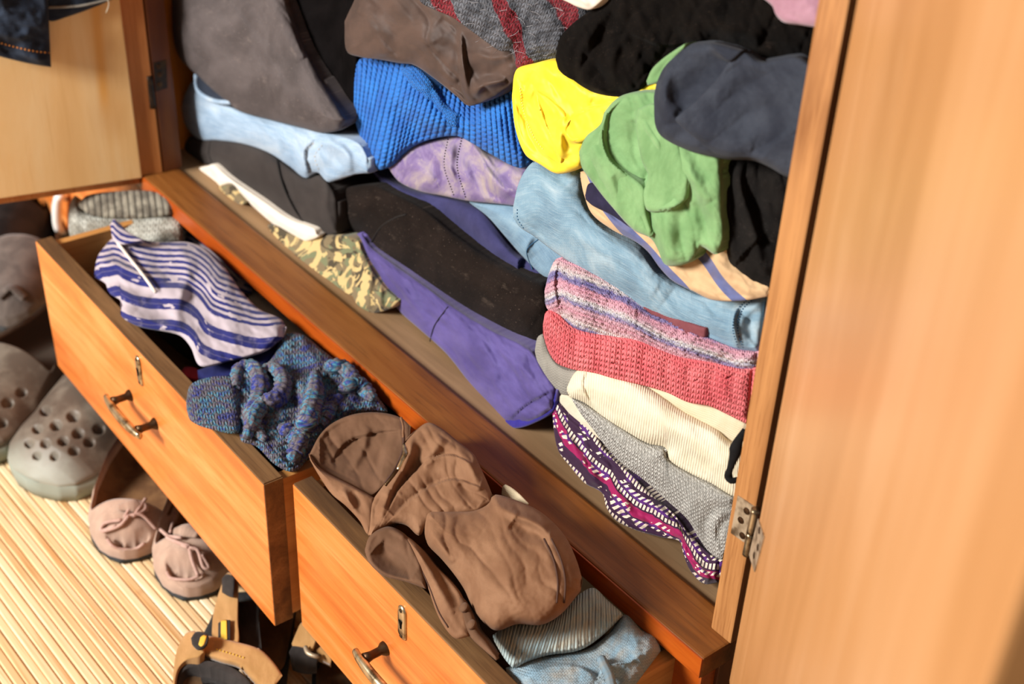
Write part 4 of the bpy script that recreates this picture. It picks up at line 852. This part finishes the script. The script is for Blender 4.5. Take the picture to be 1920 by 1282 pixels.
k = Cloth([(206, 422), (214, 410), (224, 420), (243, 436), (268, 449)], [(208, 430), (212, 448), (228, 458), (262, 452)], R=12, bulge=5, **Pz(230, 440, .004, (0, -.3, 1)))
k.build('turned_corner', m_ikat, o, ext=DD, D=.012)
k = Cloth([(370, 694), (400, 684), (440, 674), (498, 657), (528, 640)], [(372, 712), (400, 712), (440, 704), (490, 688), (520, 662)], R=14, bulge=6, **Pz(430, 690, -.03))
k.build('navy_edge', m_navyp, o, ext=DD, D=.03)
k = c.seam('rolled_hem', [(214, 446), (240, 480), (268, 515), (292, 548)], .0016, m_white, o, .0004)

c = Cloth([(350, 756), (357, 724), (388, 709), (432, 707), (441, 690), (464, 680), (495, 684), (512, 668), (530, 630), (561, 624), (606, 657), (641, 684), (681, 710), (724, 764)],
          [(350, 768), (358, 788), (397, 804), (446, 810), (452, 828), (481, 837), (517, 872), (552, 884), (582, 852), (606, 816), (650, 780), (690, 772), (726, 772)],
          R=34, bulge=20, knit=('stock', 12, 11, 2.2), ridges=[('r', [(440, 700), (450, 740), (446, 800)], 9, -8), ('r', [(520, 720), (560, 780), (555, 860)], 12, -8), ('r', [(600, 690), (620, 740), (600, 800)], 12, -6), ('r', [(540, 650), (560, 690), (640, 720)], 12, -6), ('r', [(560, 710), (580, 760), (580, 830)], 16, 7)], noise=[(8, 34, 40, 1.5)], **Pz(520, 770, -.022, (0, -.1, 1)))
o = garment('variegated_knit', 'chunky blue, teal and grey variegated knit heaped over the left drawer edge', 'clothing', c, m_varieg, ext=DD, D=.04, step=2.4)
for pts, wd, al in (([(442, 728), (448, 694), (474, 690), (488, 720), (484, 752), (470, 780), (484, 812), (498, 826)], 15, .002), ([(486, 700), (510, 690), (530, 712), (526, 742), (500, 756), (480, 772), (470, 800), (462, 822)], 15, .008),
                    ([(526, 800), (560, 830), (548, 864)], 17, .002), ([(590, 700), (588, 750), (572, 800), (560, 840)], 17, .004), ([(606, 690), (640, 690), (672, 720)], 15, .003), ([(640, 730), (668, 722), (700, 750)], 16, .004), ([(600, 800), (622, 760), (640, 744)], 15, .0)):
    q = np.array(pts, float); q = crom(q, 26); r_ = wd*c.sc*1.08
    cen = c.pt(q, al); T = np.gradient(cen, axis=0); T /= np.linalg.norm(T, axis=1)[:, None]; ring = 22; V, uv = [], []
    s_ = np.r_[0, np.cumsum(np.linalg.norm(np.diff(q, axis=0), axis=1))]
    fine = 70; ti = np.linspace(0, 25, fine); cen = np.stack([np.interp(ti, range(26), cen[:, j]) for j in range(3)], 1); T = np.gradient(cen, axis=0); T /= np.linalg.norm(T, axis=1)[:, None]; sl = np.interp(ti, range(26), s_)
    for j in range(fine):
        a = np.cross(T[j], (0, 0, 1)); a /= np.linalg.norm(a); b = np.cross(a, T[j]); e_ = math.sin(math.pi*min(max(j/(fine-1), .02), .98))**.3
        for kx in range(ring):
            t = 2*math.pi*kx/ring; st_ = stitch(np.array([kx/ring*4*12.]), np.array([sl[j]]), 'stock', 12, 11)[0]
            V.append(cen[j]+(a*math.cos(t)+b*math.sin(t))*r_*e_*(.86+.26*st_)); uv.append((kx/ring*.048+pts[0][1]*3, sl[j]/1000+pts[0][0]))
    F = [(j*ring+kx, j*ring+(kx+1) % ring, (j+1)*ring+(kx+1) % ring, (j+1)*ring+kx) for j in range(fine-1) for kx in range(ring)]+[tuple(range(ring)), tuple((fine-1)*ring+kx for kx in range(ring))]
    link('braid_strand', V, F, m_varieg, o, uvs=uv)
k = Cloth([(349, 752), (357, 722), (388, 708), (432, 706), (446, 720)], [(350, 768), (358, 789), (397, 805), (446, 811), (452, 780)], R=26, bulge=13, knit=('stock', 11, 10, 2.0), lift=9, **Pz(400, 760, -.022, (0, -.1, 1)))
k.build('ribbed_end', m_varieg, o, ext=DD, D=.02, step=2.2)

# ------------------------------------------------------------------ contents of the right drawer
TN = (0, -.34, 1)
def T(top, bot, name, mat, lift=0., R=24, bulge=9, ridges=(), noise=((2, 60, 60, 2),), D=.02, par=None):
    c = Cloth(top, bot, R=R, bulge=bulge, ridges=ridges, noise=noise, lift=lift, pleats=[(2.2, 30, 62, 1.2)], **Pz(850, 1000, .006, TN)); c.build(name, mat, par, ext=DD, D=D, step=2.8); return c
trs = empty('brown_trousers', tuple(at(850, 1000, z=-.08)), 'crumpled brown cotton trousers heaped in the right drawer', 'trousers')
T([(580, 852), (600, 815), (625, 792), (665, 776), (712, 773), (752, 783), (770, 800)], [(581, 858), (608, 884), (655, 908), (690, 930), (724, 905), (750, 868), (768, 825)], 'waist_inside', m_khaki_in, 0, 18, 2,
  [('r', [(600, 850), (660, 850), (720, 860)], 34, -16), ('s', [(620, 868), (650, 830), (700, 812), (750, 806)], 24, -4), ('r', [(690, 800), (680, 840), (660, 880)], 8, 4), ('r', [(725, 800), (720, 840), (700, 890)], 7, -4), ('R', [(581, 850), (600, 815), (625, 793), (665, 777), (712, 774), (752, 784)], 5, 3)], par=trs)
T([(579, 850), (590, 868), (610, 884), (655, 907), (690, 926), (704, 934)], [(580, 860), (599, 893), (622, 926), (648, 948), (674, 976), (690, 1002), (702, 985)], 'waist_front', m_khaki, 5, 14, 7,
  [('R', [(580, 852), (590, 869), (610, 885), (655, 908), (690, 927)], 5, 3), ('r', [(640, 915), (650, 930), (660, 955)], 7, 4), ('r', [(660, 920), (672, 940), (676, 965)], 6, -4)], par=trs)
c = T([(690, 1002), (696, 945), (722, 905), (748, 865), (760, 826), (790, 798), (805, 792), (828, 803), (856, 825), (889, 852), (899, 872), (914, 905), (924, 930)],
  [(694, 1010), (715, 994), (738, 982), (762, 985), (785, 1004), (800, 990), (822, 972), (860, 964), (895, 960), (924, 942)], 'folded_leg', m_khaki, 6, 30, 14,
  [('s', [(884, 868), (845, 852), (806, 862), (775, 888), (748, 918), (728, 956)], 34, -8), ('s', [(900, 912), (850, 898), (806, 912), (766, 940), (738, 968)], 26, -9), ('r', [(770, 815), (764, 860), (730, 920), (712, 970)], 9, 6), ('r', [(790, 830), (780, 870), (745, 920)], 8, -5), ('r', [(840, 830), (880, 870), (900, 920)], 10, 4), ('r', [(830, 820), (810, 850), (790, 870)], 12, 5), ('r', [(700, 985), (706, 950), (720, 925)], 7, -5), ('r', [(862, 905), (880, 930), (900, 945)], 7, -5)], par=trs)
c.seam('fly_seam', [(752, 790), (757, 820), (754, 848), (740, 880), (722, 905)], .0012, thread_br, trs, .001)
tube('zip_pull', c.pt([(757, 832), (760, 850), (752, 868), (746, 880)], .0035), [.0012, .0022, .0024, .0012], brass, trs, 8, 14, .5)
tube('zip_teeth', c.pt([(756, 858), (748, 876), (736, 894), (722, 910)], .0018), .0016, bronze, trs, 6, 20)
tube('waist_tie', c.pt([(752, 783), (756, 800), (756, 815), (758, 830)], .002), .0011, m_khaki, trs, 6, 14)
c4 = T([(795, 966), (802, 955), (845, 957), (885, 957), (915, 944), (925, 927), (969, 938), (1016, 961), (1058, 1003), (1081, 1050), (1092, 1088)],
  [(795, 975), (796, 1000), (803, 1022), (826, 1046), (851, 1076), (871, 1106), (886, 1140), (906, 1166), (931, 1182), (969, 1170), (1016, 1171), (1053, 1150), (1088, 1108)], 'thigh_panel', m_khaki, 8, 60, 26,
  [('r', [(925, 945), (965, 965), (1010, 985), (1045, 1020)], 9, 5), ('r', [(960, 978), (990, 998), (1030, 1005)], 12, -8), ('r', [(860, 965), (880, 1000), (900, 1060)], 16, -4), ('r', [(800, 975), (812, 1005), (850, 1055)], 10, 4), ('r', [(940, 1000), (960, 1060), (950, 1130)], 30, 4)], D=.05, par=trs)
for dx in (0, 14): c4.seam('leg_seam', [(1020+dx, 1010), (1038+dx, 1050), (1046+dx, 1090), (1044+dx, 1130)], .0007, thread_br, trs, .0006)
T([(684, 1030), (692, 1006), (708, 992), (732, 987), (758, 1000), (775, 1022), (790, 1056), (800, 1092)], [(685, 1038), (693, 1056), (710, 1073), (728, 1082), (763, 1091), (799, 1104)], 'waistband_curl', m_khaki_in, 11, 14, 8,
  [('r', [(706, 1026), (735, 1052), (775, 1078)], 15, -13), ('R', [(684, 1032), (692, 1008), (708, 994), (732, 989), (757, 1002)], 6, 4), ('R', [(690, 1052), (710, 1072), (728, 1081), (763, 1090)], 5, 3)], (), par=trs)
c6 = T([(752, 1002), (768, 1008), (792, 1030), (816, 1060), (846, 1090), (866, 1116), (877, 1150), (882, 1186)], [(758, 1012), (780, 1050), (800, 1095), (819, 1149), (838, 1182), (855, 1197), (880, 1193)], 'placket', m_khaki, 12, 16, 6,
  [('r', [(775, 1020), (810, 1080), (850, 1150)], 10, 4), ('r', [(800, 1030), (830, 1080), (862, 1140)], 7, -4)], (), par=trs)
c6.seam('edge_seam', [(762, 1018), (784, 1056), (804, 1098), (823, 1148), (840, 1176)], .0005, thread_br, trs, .0005)
c7 = T([(858, 1116), (870, 1122), (886, 1148), (896, 1180), (915, 1204), (936, 1234)], [(860, 1132), (866, 1166), (884, 1196), (905, 1216), (930, 1238)], 'button_strip', m_khaki_in, 13, 10, 5, (), (), par=trs)
for q in ((886, 1172), (872, 1140)):
    p0 = c7.pt([q], .0008)[0]; tube('button', [p0, p0+np.array([-.0006, -.0012, .0016])], .0036, m_khaki_in, trs, 14, 4, 1, (1, 0, 0))
c = Cloth([(942, 912), (948, 908), (970, 922), (992, 944)], [(940, 928), (952, 938), (972, 945), (988, 950)], R=8, bulge=2, **Pz(960, 930, .016, (0, -.9, .5)))
c.build('lace_label', m_beige, trs, ext=DD, D=.006)

sk = (.1, -.2, 1)
c = Cloth([(948, 1252), (990, 1236), (1040, 1226), (1100, 1216), (1140, 1188), (1172, 1152), (1205, 1182), (1228, 1192), (1238, 1212)], [(950, 1262), (985, 1310), (1060, 1330), (1130, 1330), (1180, 1296), (1215, 1252), (1239, 1220)], R=44, bulge=20, knit=('stock', 5, 5, .7),
          ridges=[('s', [(985, 1272), (1005, 1258), (1050, 1246), (1090, 1250), (1120, 1268)], 40, 7), ('s', [(1118, 1270), (1140, 1246), (1175, 1240), (1200, 1226)], 26, 6), ('r', [(1070, 1232), (1130, 1220), (1190, 1200)], 12, -4), ('r', [(1150, 1290), (1170, 1260), (1200, 1240)], 9, -5)], noise=[(3, 30, 20, 2)], **Pz(1100, 1240, -.030, sk))
o = garment('blue_wool_socks', 'pale blue wool socks with wide ribbed cuff in the right drawer corner', 'socks', c, m_sock, ext=DD, D=.05, step=2.4)
k = Cloth([(924, 1190), (950, 1173), (974, 1168), (1016, 1170), (1039, 1161), (1063, 1138), (1091, 1110), (1114, 1102), (1138, 1124), (1168, 1150)], [(924, 1197), (938, 1222), (950, 1240), (964, 1252), (988, 1241), (1025, 1229), (1086, 1219), (1124, 1196), (1168, 1154)], R=30, bulge=14, lift=12, knit=('rib', 7, 900, 1.4),
          ridges=[('r', [(930, 1180), (1000, 1190), (1060, 1178), (1120, 1130)], 14, -3), ('R', [(950, 1240), (965, 1251), (988, 1240), (1025, 1228), (1086, 1218), (1124, 1195), (1166, 1153)], 6, 3)], **Pz(1040, 1200, -.030, sk))
k.build('ribbed_cuff', m_cuff, o, ext=DD, D=.03, step=2.4)
tube('drawstring', c.pt([(1128, 1236), (1134, 1250), (1142, 1266), (1148, 1290)], .004), .0036, m_sock, o, 8, 14)

# ------------------------------------------------------------------ jeans hung over the left door
no = np.array(HL)+nz*.02
c = Cloth([(-75, -420), (0, -425), (70, -420)], [(-60, 80), (-30, 98), (0, 106), (40, 116), (70, 122), (96, 126)], o=no, n=nz, R=20, bulge=6, ridges=[('r', [(0, 20), (40, 40), (85, 50)], 12, 5), ('r', [(10, -20), (50, 0), (85, 5)], 9, -5), ('r', [(-20, 60), (30, 70), (60, 60)], 9, 4)], noise=[(4, 26, 20, 2)])
jn = empty('dark_jeans', tuple(no+np.array([.05, -.2, .25])), 'dark indigo jeans with orange hem stitching hanging over the open left door', 'jeans')
c.build('trouser_leg', m_indigo, jn, ext=-nz, D=.008, shrink=.02)
c.stitches('hem_stitches', [(-40, 64), (0, 80), (40, 91), (70, 97), (94, 99)], thread_o, jn, 7, .0008)
c = Cloth([(64, -420), (140, -425), (225, -420)], [(84, 36), (98, 40), (125, 32), (160, 20), (190, 8), (234, -12)], o=np.array(HL)+nz*.012, n=nz, R=12, bulge=4, noise=[(3, 26, 20, 2)])
c.build('trouser_leg', m_indigo, jn, ext=-nz, D=.005, shrink=.02)
k = c.seam('frayed_hem', [(90, 14), (120, 13), (160, 9), (205, -2)], .0024, m_greyw, jn, .0006, flat=.5)
tube('loose_thread', [c.pt([(200, -6)], .002)[0], c.pt([(204, 8)], .004)[0], c.pt([(199, 24)], .003)[0]], .0004, m_ecru, jn, 5, 12)

# ------------------------------------------------------------------ shoes on the mat
def shoe(root, toe, d, L, W, H, closed, mat, sole_mat, in_mat, rim=.6, zs=.012, toe_h=.55, dents=None, heel_h=None, ridges=None, sole_name='sole', nx=90, top_n=41, blunt=False):
    """upper (closed toe, open throat, inner walls, insole) and sole, built along the shoe's own axis"""
    d = np.array([d[0], d[1], 0.]); d /= np.linalg.norm(d); lt = np.array([-d[1], d[0], 0]); o = np.array([toe[0], toe[1], FZ])
    s = np.linspace(0, 1, nx); s = s**1.35
    wid = W/2*np.interp(s, [0, .015, .05, .12, .22, .34, .5, .7, .86, .95, .99, 1], [.12, .48, .74, .92, 1., 1, .90, .78, .76, .66, .40, .1] if blunt else [.05, .30, .56, .80, .95, 1, .90, .78, .76, .66, .40, .1])
    bend = W*.08*np.sin(s*math.pi)
    hr = np.interp(s, [0, .1, .3, .5, .75, 1], [.30, .42, .50, rim, rim*1.05, heel_h or rim*1.3])*H
    ht = np.interp(s, [0, .03, .1, .25, closed, closed+.06, 1], [.32, .45, toe_h, .82, 1, 1.02, 1.])*H
    V, UVs = [], []; out_n = 10
    for i in range(nx):
        op = np.clip((s[i]-closed)/.02, 0, 1); op = op*op*(3-2*op); c0 = o+d*s[i]*L+lt*bend[i]; ww = wid[i]
        row = []
        for k in range(out_n):
            t = k/(out_n-1); row.append((-ww*(1+.07*math.sin(t*math.pi)-.05*t), zs+(hr[i]-zs)*t))
        wr = row[-1][0]
        for k in range(1, top_n):
            x = -1+2*k/top_n; dome = hr[i]+(ht[i]-hr[i])*(1-abs(x)**2.3); fl = zs+.006+(hr[i]-zs-.006)*abs(x)**9
            row.append((-wr*x, dome*(1-op)+fl*op))
        row += [(-a, b) for a, b in row[:out_n][::-1]]
        for a, b in row: V.append(c0+lt*a+np.array([0, 0, b]))
        UVs += [(s[i]*L*2, j/len(row)*W*3) for j in range(len(row))]
    m_ = len(row); V = np.array(V)
    if dents:
        px = np.stack([960+FPX*((V-CAM)@AXR)/((V-CAM)@AXF), 641-FPX*((V-CAM)@AXU)/((V-CAM)@AXF)], 1); j = np.arange(len(V)) % m_; upm = (j > 4) & (j < m_-5)
        for (x, y, r, dep) in dents:
            dd = np.hypot((px[:, 0]-x), (px[:, 1]-y)*1.15)/r; g = np.clip((1.25-dd)/.5, 0, 1); V[:, 2] -= np.where(upm, dep*g, 0)
    F, FI = [], []
    for i in range(nx-1):
        for j in range(m_-1): F.append((i*m_+j, i*m_+j+1, (i+1)*m_+j+1, (i+1)*m_+j))
    F.append(tuple(range(m_))[::-1]); F.append(tuple((nx-1)*m_+j for j in range(m_)))
    u = link('upper', V, F, mat, root, uvs=UVs)
    # inside gets its own material
    u.data.materials.append(in_mat); oi = int(np.searchsorted(s, closed+.02))
    for p in u.data.polygons:
        i, j = p.vertices[0]//m_, p.vertices[0] % m_
        if i >= oi and out_n+1 <= j <= m_-out_n-2 and len(p.vertices) == 4: p.material_index = 1
    # sole
    R_ = []
    for z_, f in ((.001, .97), (zs*.5, 1.05), (zs, 1.05), (zs+.001, .98)):
        ring = [o+d*s[i]*L*1.0+lt*(bend[i]+wid[i]*f)+np.array([0, 0, z_]) for i in range(nx)]+[o+d*s[i]*L+lt*(bend[i]-wid[i]*f)+np.array([0, 0, z_]) for i in range(nx)][::-1]
        R_.append([p-d*.003*(1 if f > 1 else 0)*np.clip(1-k_/8, 0, 1) for k_, p in enumerate(ring)])
    n2 = 2*nx; V2 = sum(R_, []); F2 = [(r*n2+k, r*n2+(k+1) % n2, (r+1)*n2+(k+1) % n2, (r+1)*n2+k) for r in range(3) for k in range(n2)]
    F2 += [(i, i+1, n2-2-i, n2-1-i) for i in range(nx-1)]+[(3*n2+i, 3*n2+n2-1-i, 3*n2+n2-2-i, 3*n2+i+1) for i in range(nx-1)]
    so = link(sole_name, V2, F2, sole_mat, root); bm = bmesh.new(); bm.from_mesh(so.data); bmesh.ops.recalc_face_normals(bm, faces=bm.faces); bm.to_mesh(so.data); bm.free()
    def surf(px, py):                                # point of the upper seen at a photo position
        P = np.stack([960+FPX*((V-CAM)@AXR)/((V-CAM)@AXF), 641-FPX*((V-CAM)@AXU)/((V-CAM)@AXF)], 1); dep = (V-CAM)@AXF
        q = np.hypot(P[:, 0]-px, P[:, 1]-py); k = np.argsort(q)[:6]; return V[k[np.argmin(dep[k])]]
    return u, surf
Mr = Mat('clog_rubber', .55, .4, .05); p = Mr.xyz(); n_ = Mr.noise(Mr.vec(*p), 22, 4, .6)
ur, vr = Mr.uv(sx=1, sy=1); cr_ = Mr.mix(n_.rng(.42, .68), '#54483d', '#746a5d'); tz = (ur+(n_-.5)*.12).rng(.0, .075, .7, 0)
Mr.color(Mr.mix(tz, cr_, '#a5a799')); m_rub = Mr.m
m_rub_s = plain('dusty_rubber', '#858a7d', '#a3a799', 60, .7, 0, 3, .1); m_rub_in = Mat('clog_inside', .7).color('#4a4037').m
m_suede = plain('taupe_suede', '#a38674', '#b99c88', 50, .95, .4, 3, .3); m_suede_in = plain('tan_leather_inside', '#6a4a30', '#85613f', 40, .7); m_suede_l = plain('suede_lace', '#b39083', '#c3a396', 30, .9)
m_rubsole = Mat('dark_rubber_sole', .7).color('#2b2c2c').m
m_tan = plain('tan_nubuck', '#98703f', '#b08655', 60, .85, .2, 3, .2); m_lin = plain('black_mesh_lining', '#26211f', '#38322f', 30, .9, .1, 3, .4); m_ins = plain('brown_insole', '#4c3826', '#62492f', 50, .85); m_yel = Mat('yellow_patch', .6).color('#cda63a').m
m_boot = plain('grey_brown_suede', '#4f4641', '#6b615a', 50, .95, .3, 3, .3); m_boot_b = plain('black_leather', '#151110', '#241d1b', 40, .5, 0, 3, .1)

for nm, toe, dents, lab in (('clog', (-.758, -.218), [(85, 770, 9, .010), (137, 780, 10, .010), (105, 797, 9, .010), (146, 812, 9, .010), (185, 804, 9, .010), (70, 804, 8, .010), (55, 830, 8, .009), (85, 831, 8, .009), (118, 827, 8, .010), (167, 829, 8, .010), (69, 854, 7, .008), (102, 855, 7, .008), (138, 845, 8, .009)], 'grey rubber clog with round holes, toe fully visible on the mat left of the moccasins'),
                            ('clog', (-.868, -.276), [(14, 755, 9, .010), (2, 792, 9, .010), (40, 735, 8, .010), (-20, 770, 9, .010)], 'second grey rubber clog, cut by the left picture edge behind the whole one')):
    r = empty(nm, (toe[0]-.09, toe[1]+.08, FZ), lab, 'clog', 'pair of grey rubber clogs')
    u, sf = shoe(r, toe, (-.46, .89), .27, .122, .083, .47, m_rub, m_rub_s, m_rub_in, rim=.80, zs=.022, toe_h=.66, dents=dents, nx=150, top_n=91, blunt=True)
    if toe[0] > -.8: tube('collar_rim', [sf(197, 712)+[0, 0, .002], sf(235, 716)+[0, 0, .004], sf(275, 724)+[0, 0, .004], sf(312, 742)+[0, 0, .002]], .0045, m_rub_s, r, 8, 20)
for nm, toe, dd, L, lab in (('moccasin', (-.606, -.186), (-.76, .65), .235, 'taupe suede moccasin with bow, the one nearer the grey clogs'), ('moccasin', (-.520, -.158), (-.72, .69), .235, 'taupe suede moccasin with bow, the one nearer the brown sandals')):
    r = empty(nm, (toe[0]-.08, toe[1]+.08, FZ), lab, 'moccasin', 'pair of taupe suede moccasins')
    first = nm and toe[0] < -.55
    u, sf = shoe(r, toe, dd, L, .094, .058, .20, m_suede, m_rubsole, m_suede_in, rim=.82, zs=.005, toe_h=.78,
                 dents=[(232, 1012, 17, .010), (214, 1005, 13, .009), (252, 1012, 15, .010), (266, 1004, 12, .008)] if first else [(330, 1066, 15, .010), (348, 1072, 15, .010), (366, 1072, 13, .008), (322, 1054, 10, .008)])
    J = (lambda q, e=.003: sf(*q)+np.array([0, 0, e]))
    if first:
        tube('toe_seam', [J(q) for q in ((200, 1014), (208, 1028), (228, 1034), (252, 1034), (272, 1024))], .0017, m_suede_l, r, 6, 30)
        L_ = ([(228, 978), (195, 984), (188, 998), (215, 1000)], [(232, 978), (248, 955), (270, 948), (274, 960), (250, 976)], [(236, 976), (266, 972), (296, 996)], [(245, 975), (225, 988), (190, 1006)], [(252, 972), (262, 958), (275, 940)])
        tube('tongue', [J(q, .004) for q in ((220, 955), (245, 950), (280, 958))], [.004, .009, .004], m_suede, r, 8, 16, .5)
    else:
        tube('toe_seam', [J(q) for q in ((310, 1075), (318, 1086), (338, 1090), (362, 1088), (378, 1078))], .0017, m_suede_l, r, 6, 30)
        L_ = ([(352, 1033), (320, 1018), (312, 1010), (340, 1014)], [(354, 1035), (366, 1060), (374, 1084)], [(356, 1032), (372, 1040), (386, 1066), (396, 1072), (380, 1044)], [(354, 1030), (330, 1022), (305, 1000)], [(318, 1002), (328, 984), (334, 968)])
        tube('tongue', [J(q, .004) for q in ((325, 1000), (348, 995), (375, 1008))], [.004, .009, .004], m_suede, r, 8, 16, .5)
    for l in L_: tube('lace', [J(q, .005) for q in l], .0019, m_suede_l, r, 6, 20)

def sp(px, py, z): return at(px, py, z=FZ+z)
def patch(top, bot, name, mat, par, z, R=8, bulge=2.5, D=.004, n=(0, -.3, 1), o=None, ridges=()):
    m_ = (np.array(top).mean(0)+np.array(bot).mean(0))/2
    c = Cloth(top, bot, R=R, bulge=bulge, ridges=ridges, o=sp(*m_, z) if o is None else o, n=n); c.build(name, mat, par, ext=DN, D=D, step=3); return c
r = empty('sandal', tuple(sp(440, 1240, 0)), 'tan strap sandal with black lining in front on the mat, nearest the bottom edge', 'sandal', 'pair of tan strap sandals')
patch([(385, 1180), (420, 1120), (470, 1110), (556, 1140)], [(330, 1290), (420, 1350), (520, 1330), (545, 1230)], 'sole', m_rubsole, r, .016, 10, 3, .015, (0, 0, 1))
patch([(440, 1160), (470, 1150), (553, 1145)], [(440, 1195), (480, 1240), (526, 1256), (545, 1190)], 'insole', m_ins, r, .024, 8, 2, .006, (0, 0, 1))
patch([(335, 1290), (342, 1262), (365, 1246), (410, 1250), (450, 1264), (490, 1290)], [(340, 1330), (400, 1345), (480, 1340), (500, 1310)], 'insole', m_ins, r, .030, 8, 2, .010, (0, 0, 1))
patch([(397, 1188), (400, 1150), (414, 1100), (427, 1073), (443, 1080)], [(399, 1196), (420, 1206), (446, 1206), (446, 1160), (447, 1100)], 'side_strap', m_tan, r, .052, 8, 3, .03, (-.3, -.6, .7))
patch([(446, 1128), (474, 1127), (486, 1136)], [(446, 1180), (452, 1206), (470, 1222), (492, 1222), (470, 1196), (461, 1170), (466, 1150), (482, 1146)][:4]+[(484, 1214)], 'lining', m_lin, r, .045, 8, 3, .02, (-.2, -.4, .9))
patch([(409, 1168), (418, 1162), (432, 1162)], [(409, 1196), (420, 1200), (432, 1198)], 'stripe_patch', m_lin, r, .058, 4, 1.5, .002, (-.3, -.6, .7))
patch([(414, 1164), (418, 1162), (425, 1162)], [(414, 1196), (419, 1199), (426, 1198)], 'stripe', m_yel, r, .060, 3, 1, .002, (-.3, -.6, .7))
patch([(416, 1084), (426, 1076), (440, 1082)], [(416, 1110), (430, 1118), (438, 1120)], 'buckle', m_lin, r, .062, 4, 2, .002, (-.3, -.6, .7))
patch([(428, 1092), (432, 1088), (438, 1088)], [(427, 1114), (432, 1117), (436, 1116)], 'buckle_mark', m_yel, r, .064, 3, 1, .002, (-.3, -.6, .7))
patch([(324, 1275), (330, 1225), (346, 1190), (362, 1182), (376, 1192)], [(326, 1300), (334, 1256), (350, 1238), (372, 1232), (384, 1222)], 'vamp', m_tan, r, .046, 10, 4, .03, (-.3, -.5, .8))
patch([(326, 1290), (334, 1252), (352, 1238), (400, 1240), (438, 1252), (468, 1276), (480, 1300)], [(332, 1300), (342, 1264), (358, 1252), (400, 1253), (432, 1266), (456, 1286), (470, 1306)], 'toe_lining', m_lin, r, .047, 6, 3, .012, (-.1, -.4, .9))
c = patch([(360, 1188), (401, 1193), (440, 1202), (486, 1216), (512, 1240), (530, 1266)], [(362, 1210), (374, 1222), (410, 1236), (450, 1248), (472, 1270), (492, 1288), (516, 1284)], 'cross_strap', m_tan, r, .062, 9, 4, .006, (-.1, -.4, .9))
c.stitches('strap_stitches', [(405, 1217), (430, 1224), (458, 1233)], m_yel, r, 6, .0009)
patch([(448, 1244), (462, 1228), (484, 1214), (490, 1220)], [(452, 1254), (466, 1240), (480, 1226), (494, 1226)], 'strap_loop', m_tan, r, .067, 4, 2.5, .004, (-.1, -.4, .9))
patch([(358, 1196), (368, 1184), (388, 1188), (392, 1196)], [(360, 1208), (370, 1216), (382, 1214), (390, 1206)], 'buckle', m_lin, r, .067, 5, 3, .003, (-.1, -.4, .9))
patch([(376, 1194), (382, 1190), (388, 1192)], [(372, 1208), (377, 1212), (383, 1208)], 'buckle_mark', m_yel, r, .070, 3, 1, .002, (-.1, -.4, .9))
tube('ring', [sp(452, 1256, .055), sp(458, 1268, .055), sp(470, 1270, .055), sp(466, 1280, .055)], .002, steel, r, 8, 16)
r = empty('sandal', tuple(sp(620, 1250, 0)), 'tan strap sandal mostly hidden under the drawers, right of the other one', 'sandal', 'pair of tan strap sandals')
patch([(585, 1262), (600, 1236), (640, 1222), (690, 1260)], [(584, 1300), (620, 1330), (690, 1330)], 'sole', m_rubsole, r, .014, 8, 3, .013, (0, 0, 1))
patch([(592, 1262), (604, 1244), (640, 1232), (680, 1262)], [(592, 1300), (620, 1320), (680, 1320)], 'insole', m_ins, r, .020, 8, 2, .005, (0, 0, 1))
patch([(547, 1206), (556, 1184), (566, 1166), (580, 1168)], [(549, 1211), (570, 1214), (586, 1217), (594, 1200), (600, 1190)][:4], 'side_strap', m_tan, r, .05, 6, 3, .02, (-.2, -.6, .8))
patch([(542, 1222), (550, 1210), (575, 1214), (592, 1224)], [(544, 1228), (562, 1234), (582, 1236), (596, 1234)], 'lining', m_lin, r, .045, 6, 3, .02, (-.1, -.5, .9))
patch([(590, 1216), (600, 1210), (620, 1226)], [(592, 1224), (606, 1230), (622, 1238)], 'heel_strap', m_tan, r, .052, 5, 2, .01, (-.1, -.5, .9))
tube('ring', [sp(573, 1213, .055), sp(578, 1224, .056), sp(592, 1230, .056), sp(600, 1230, .054)], .0022, steel, r, 8, 16)

r = empty('suede_boot', (-1.12, -.10, FZ), 'grey-brown suede boot at the left edge behind the clogs', 'boot')
u, sf = shoe(r, (-1.09, -.13), (-.80, .60), .27, .10, .085, .44, m_boot, m_rubsole, m_boot_b, rim=.9, zs=.012, toe_h=.7, heel_h=1.1)
tube('strap', [sf(-5, 560)+[0, 0, .004], sf(25, 545)+[0, 0, .006], sf(50, 560)+[0, 0, .004]], .006, m_boot, r, 8, 16, .4)
r = empty('black_boot', (-1.28, -.02, FZ), 'black leather boot at the far left, behind the suede boot', 'boot')
shoe(r, (-1.19, -.10), (-.80, .60), .27, .10, .10, .40, m_boot_b, m_rubsole, m_boot_b, rim=.95, zs=.012, toe_h=.7, heel_h=1.3)
r = empty('dark_shoe', (-1.45, .0, FZ), 'dark brown shoe in the shade beyond the black boot', 'shoe')
shoe(r, (-1.36, -.03), (-.80, .60), .26, .095, .08, .40, plain('dark_brown_leather', '#2a1d15', '#3d2b1e', 40, .6), m_rubsole, m_boot_b, rim=.95, zs=.012, toe_h=.7)
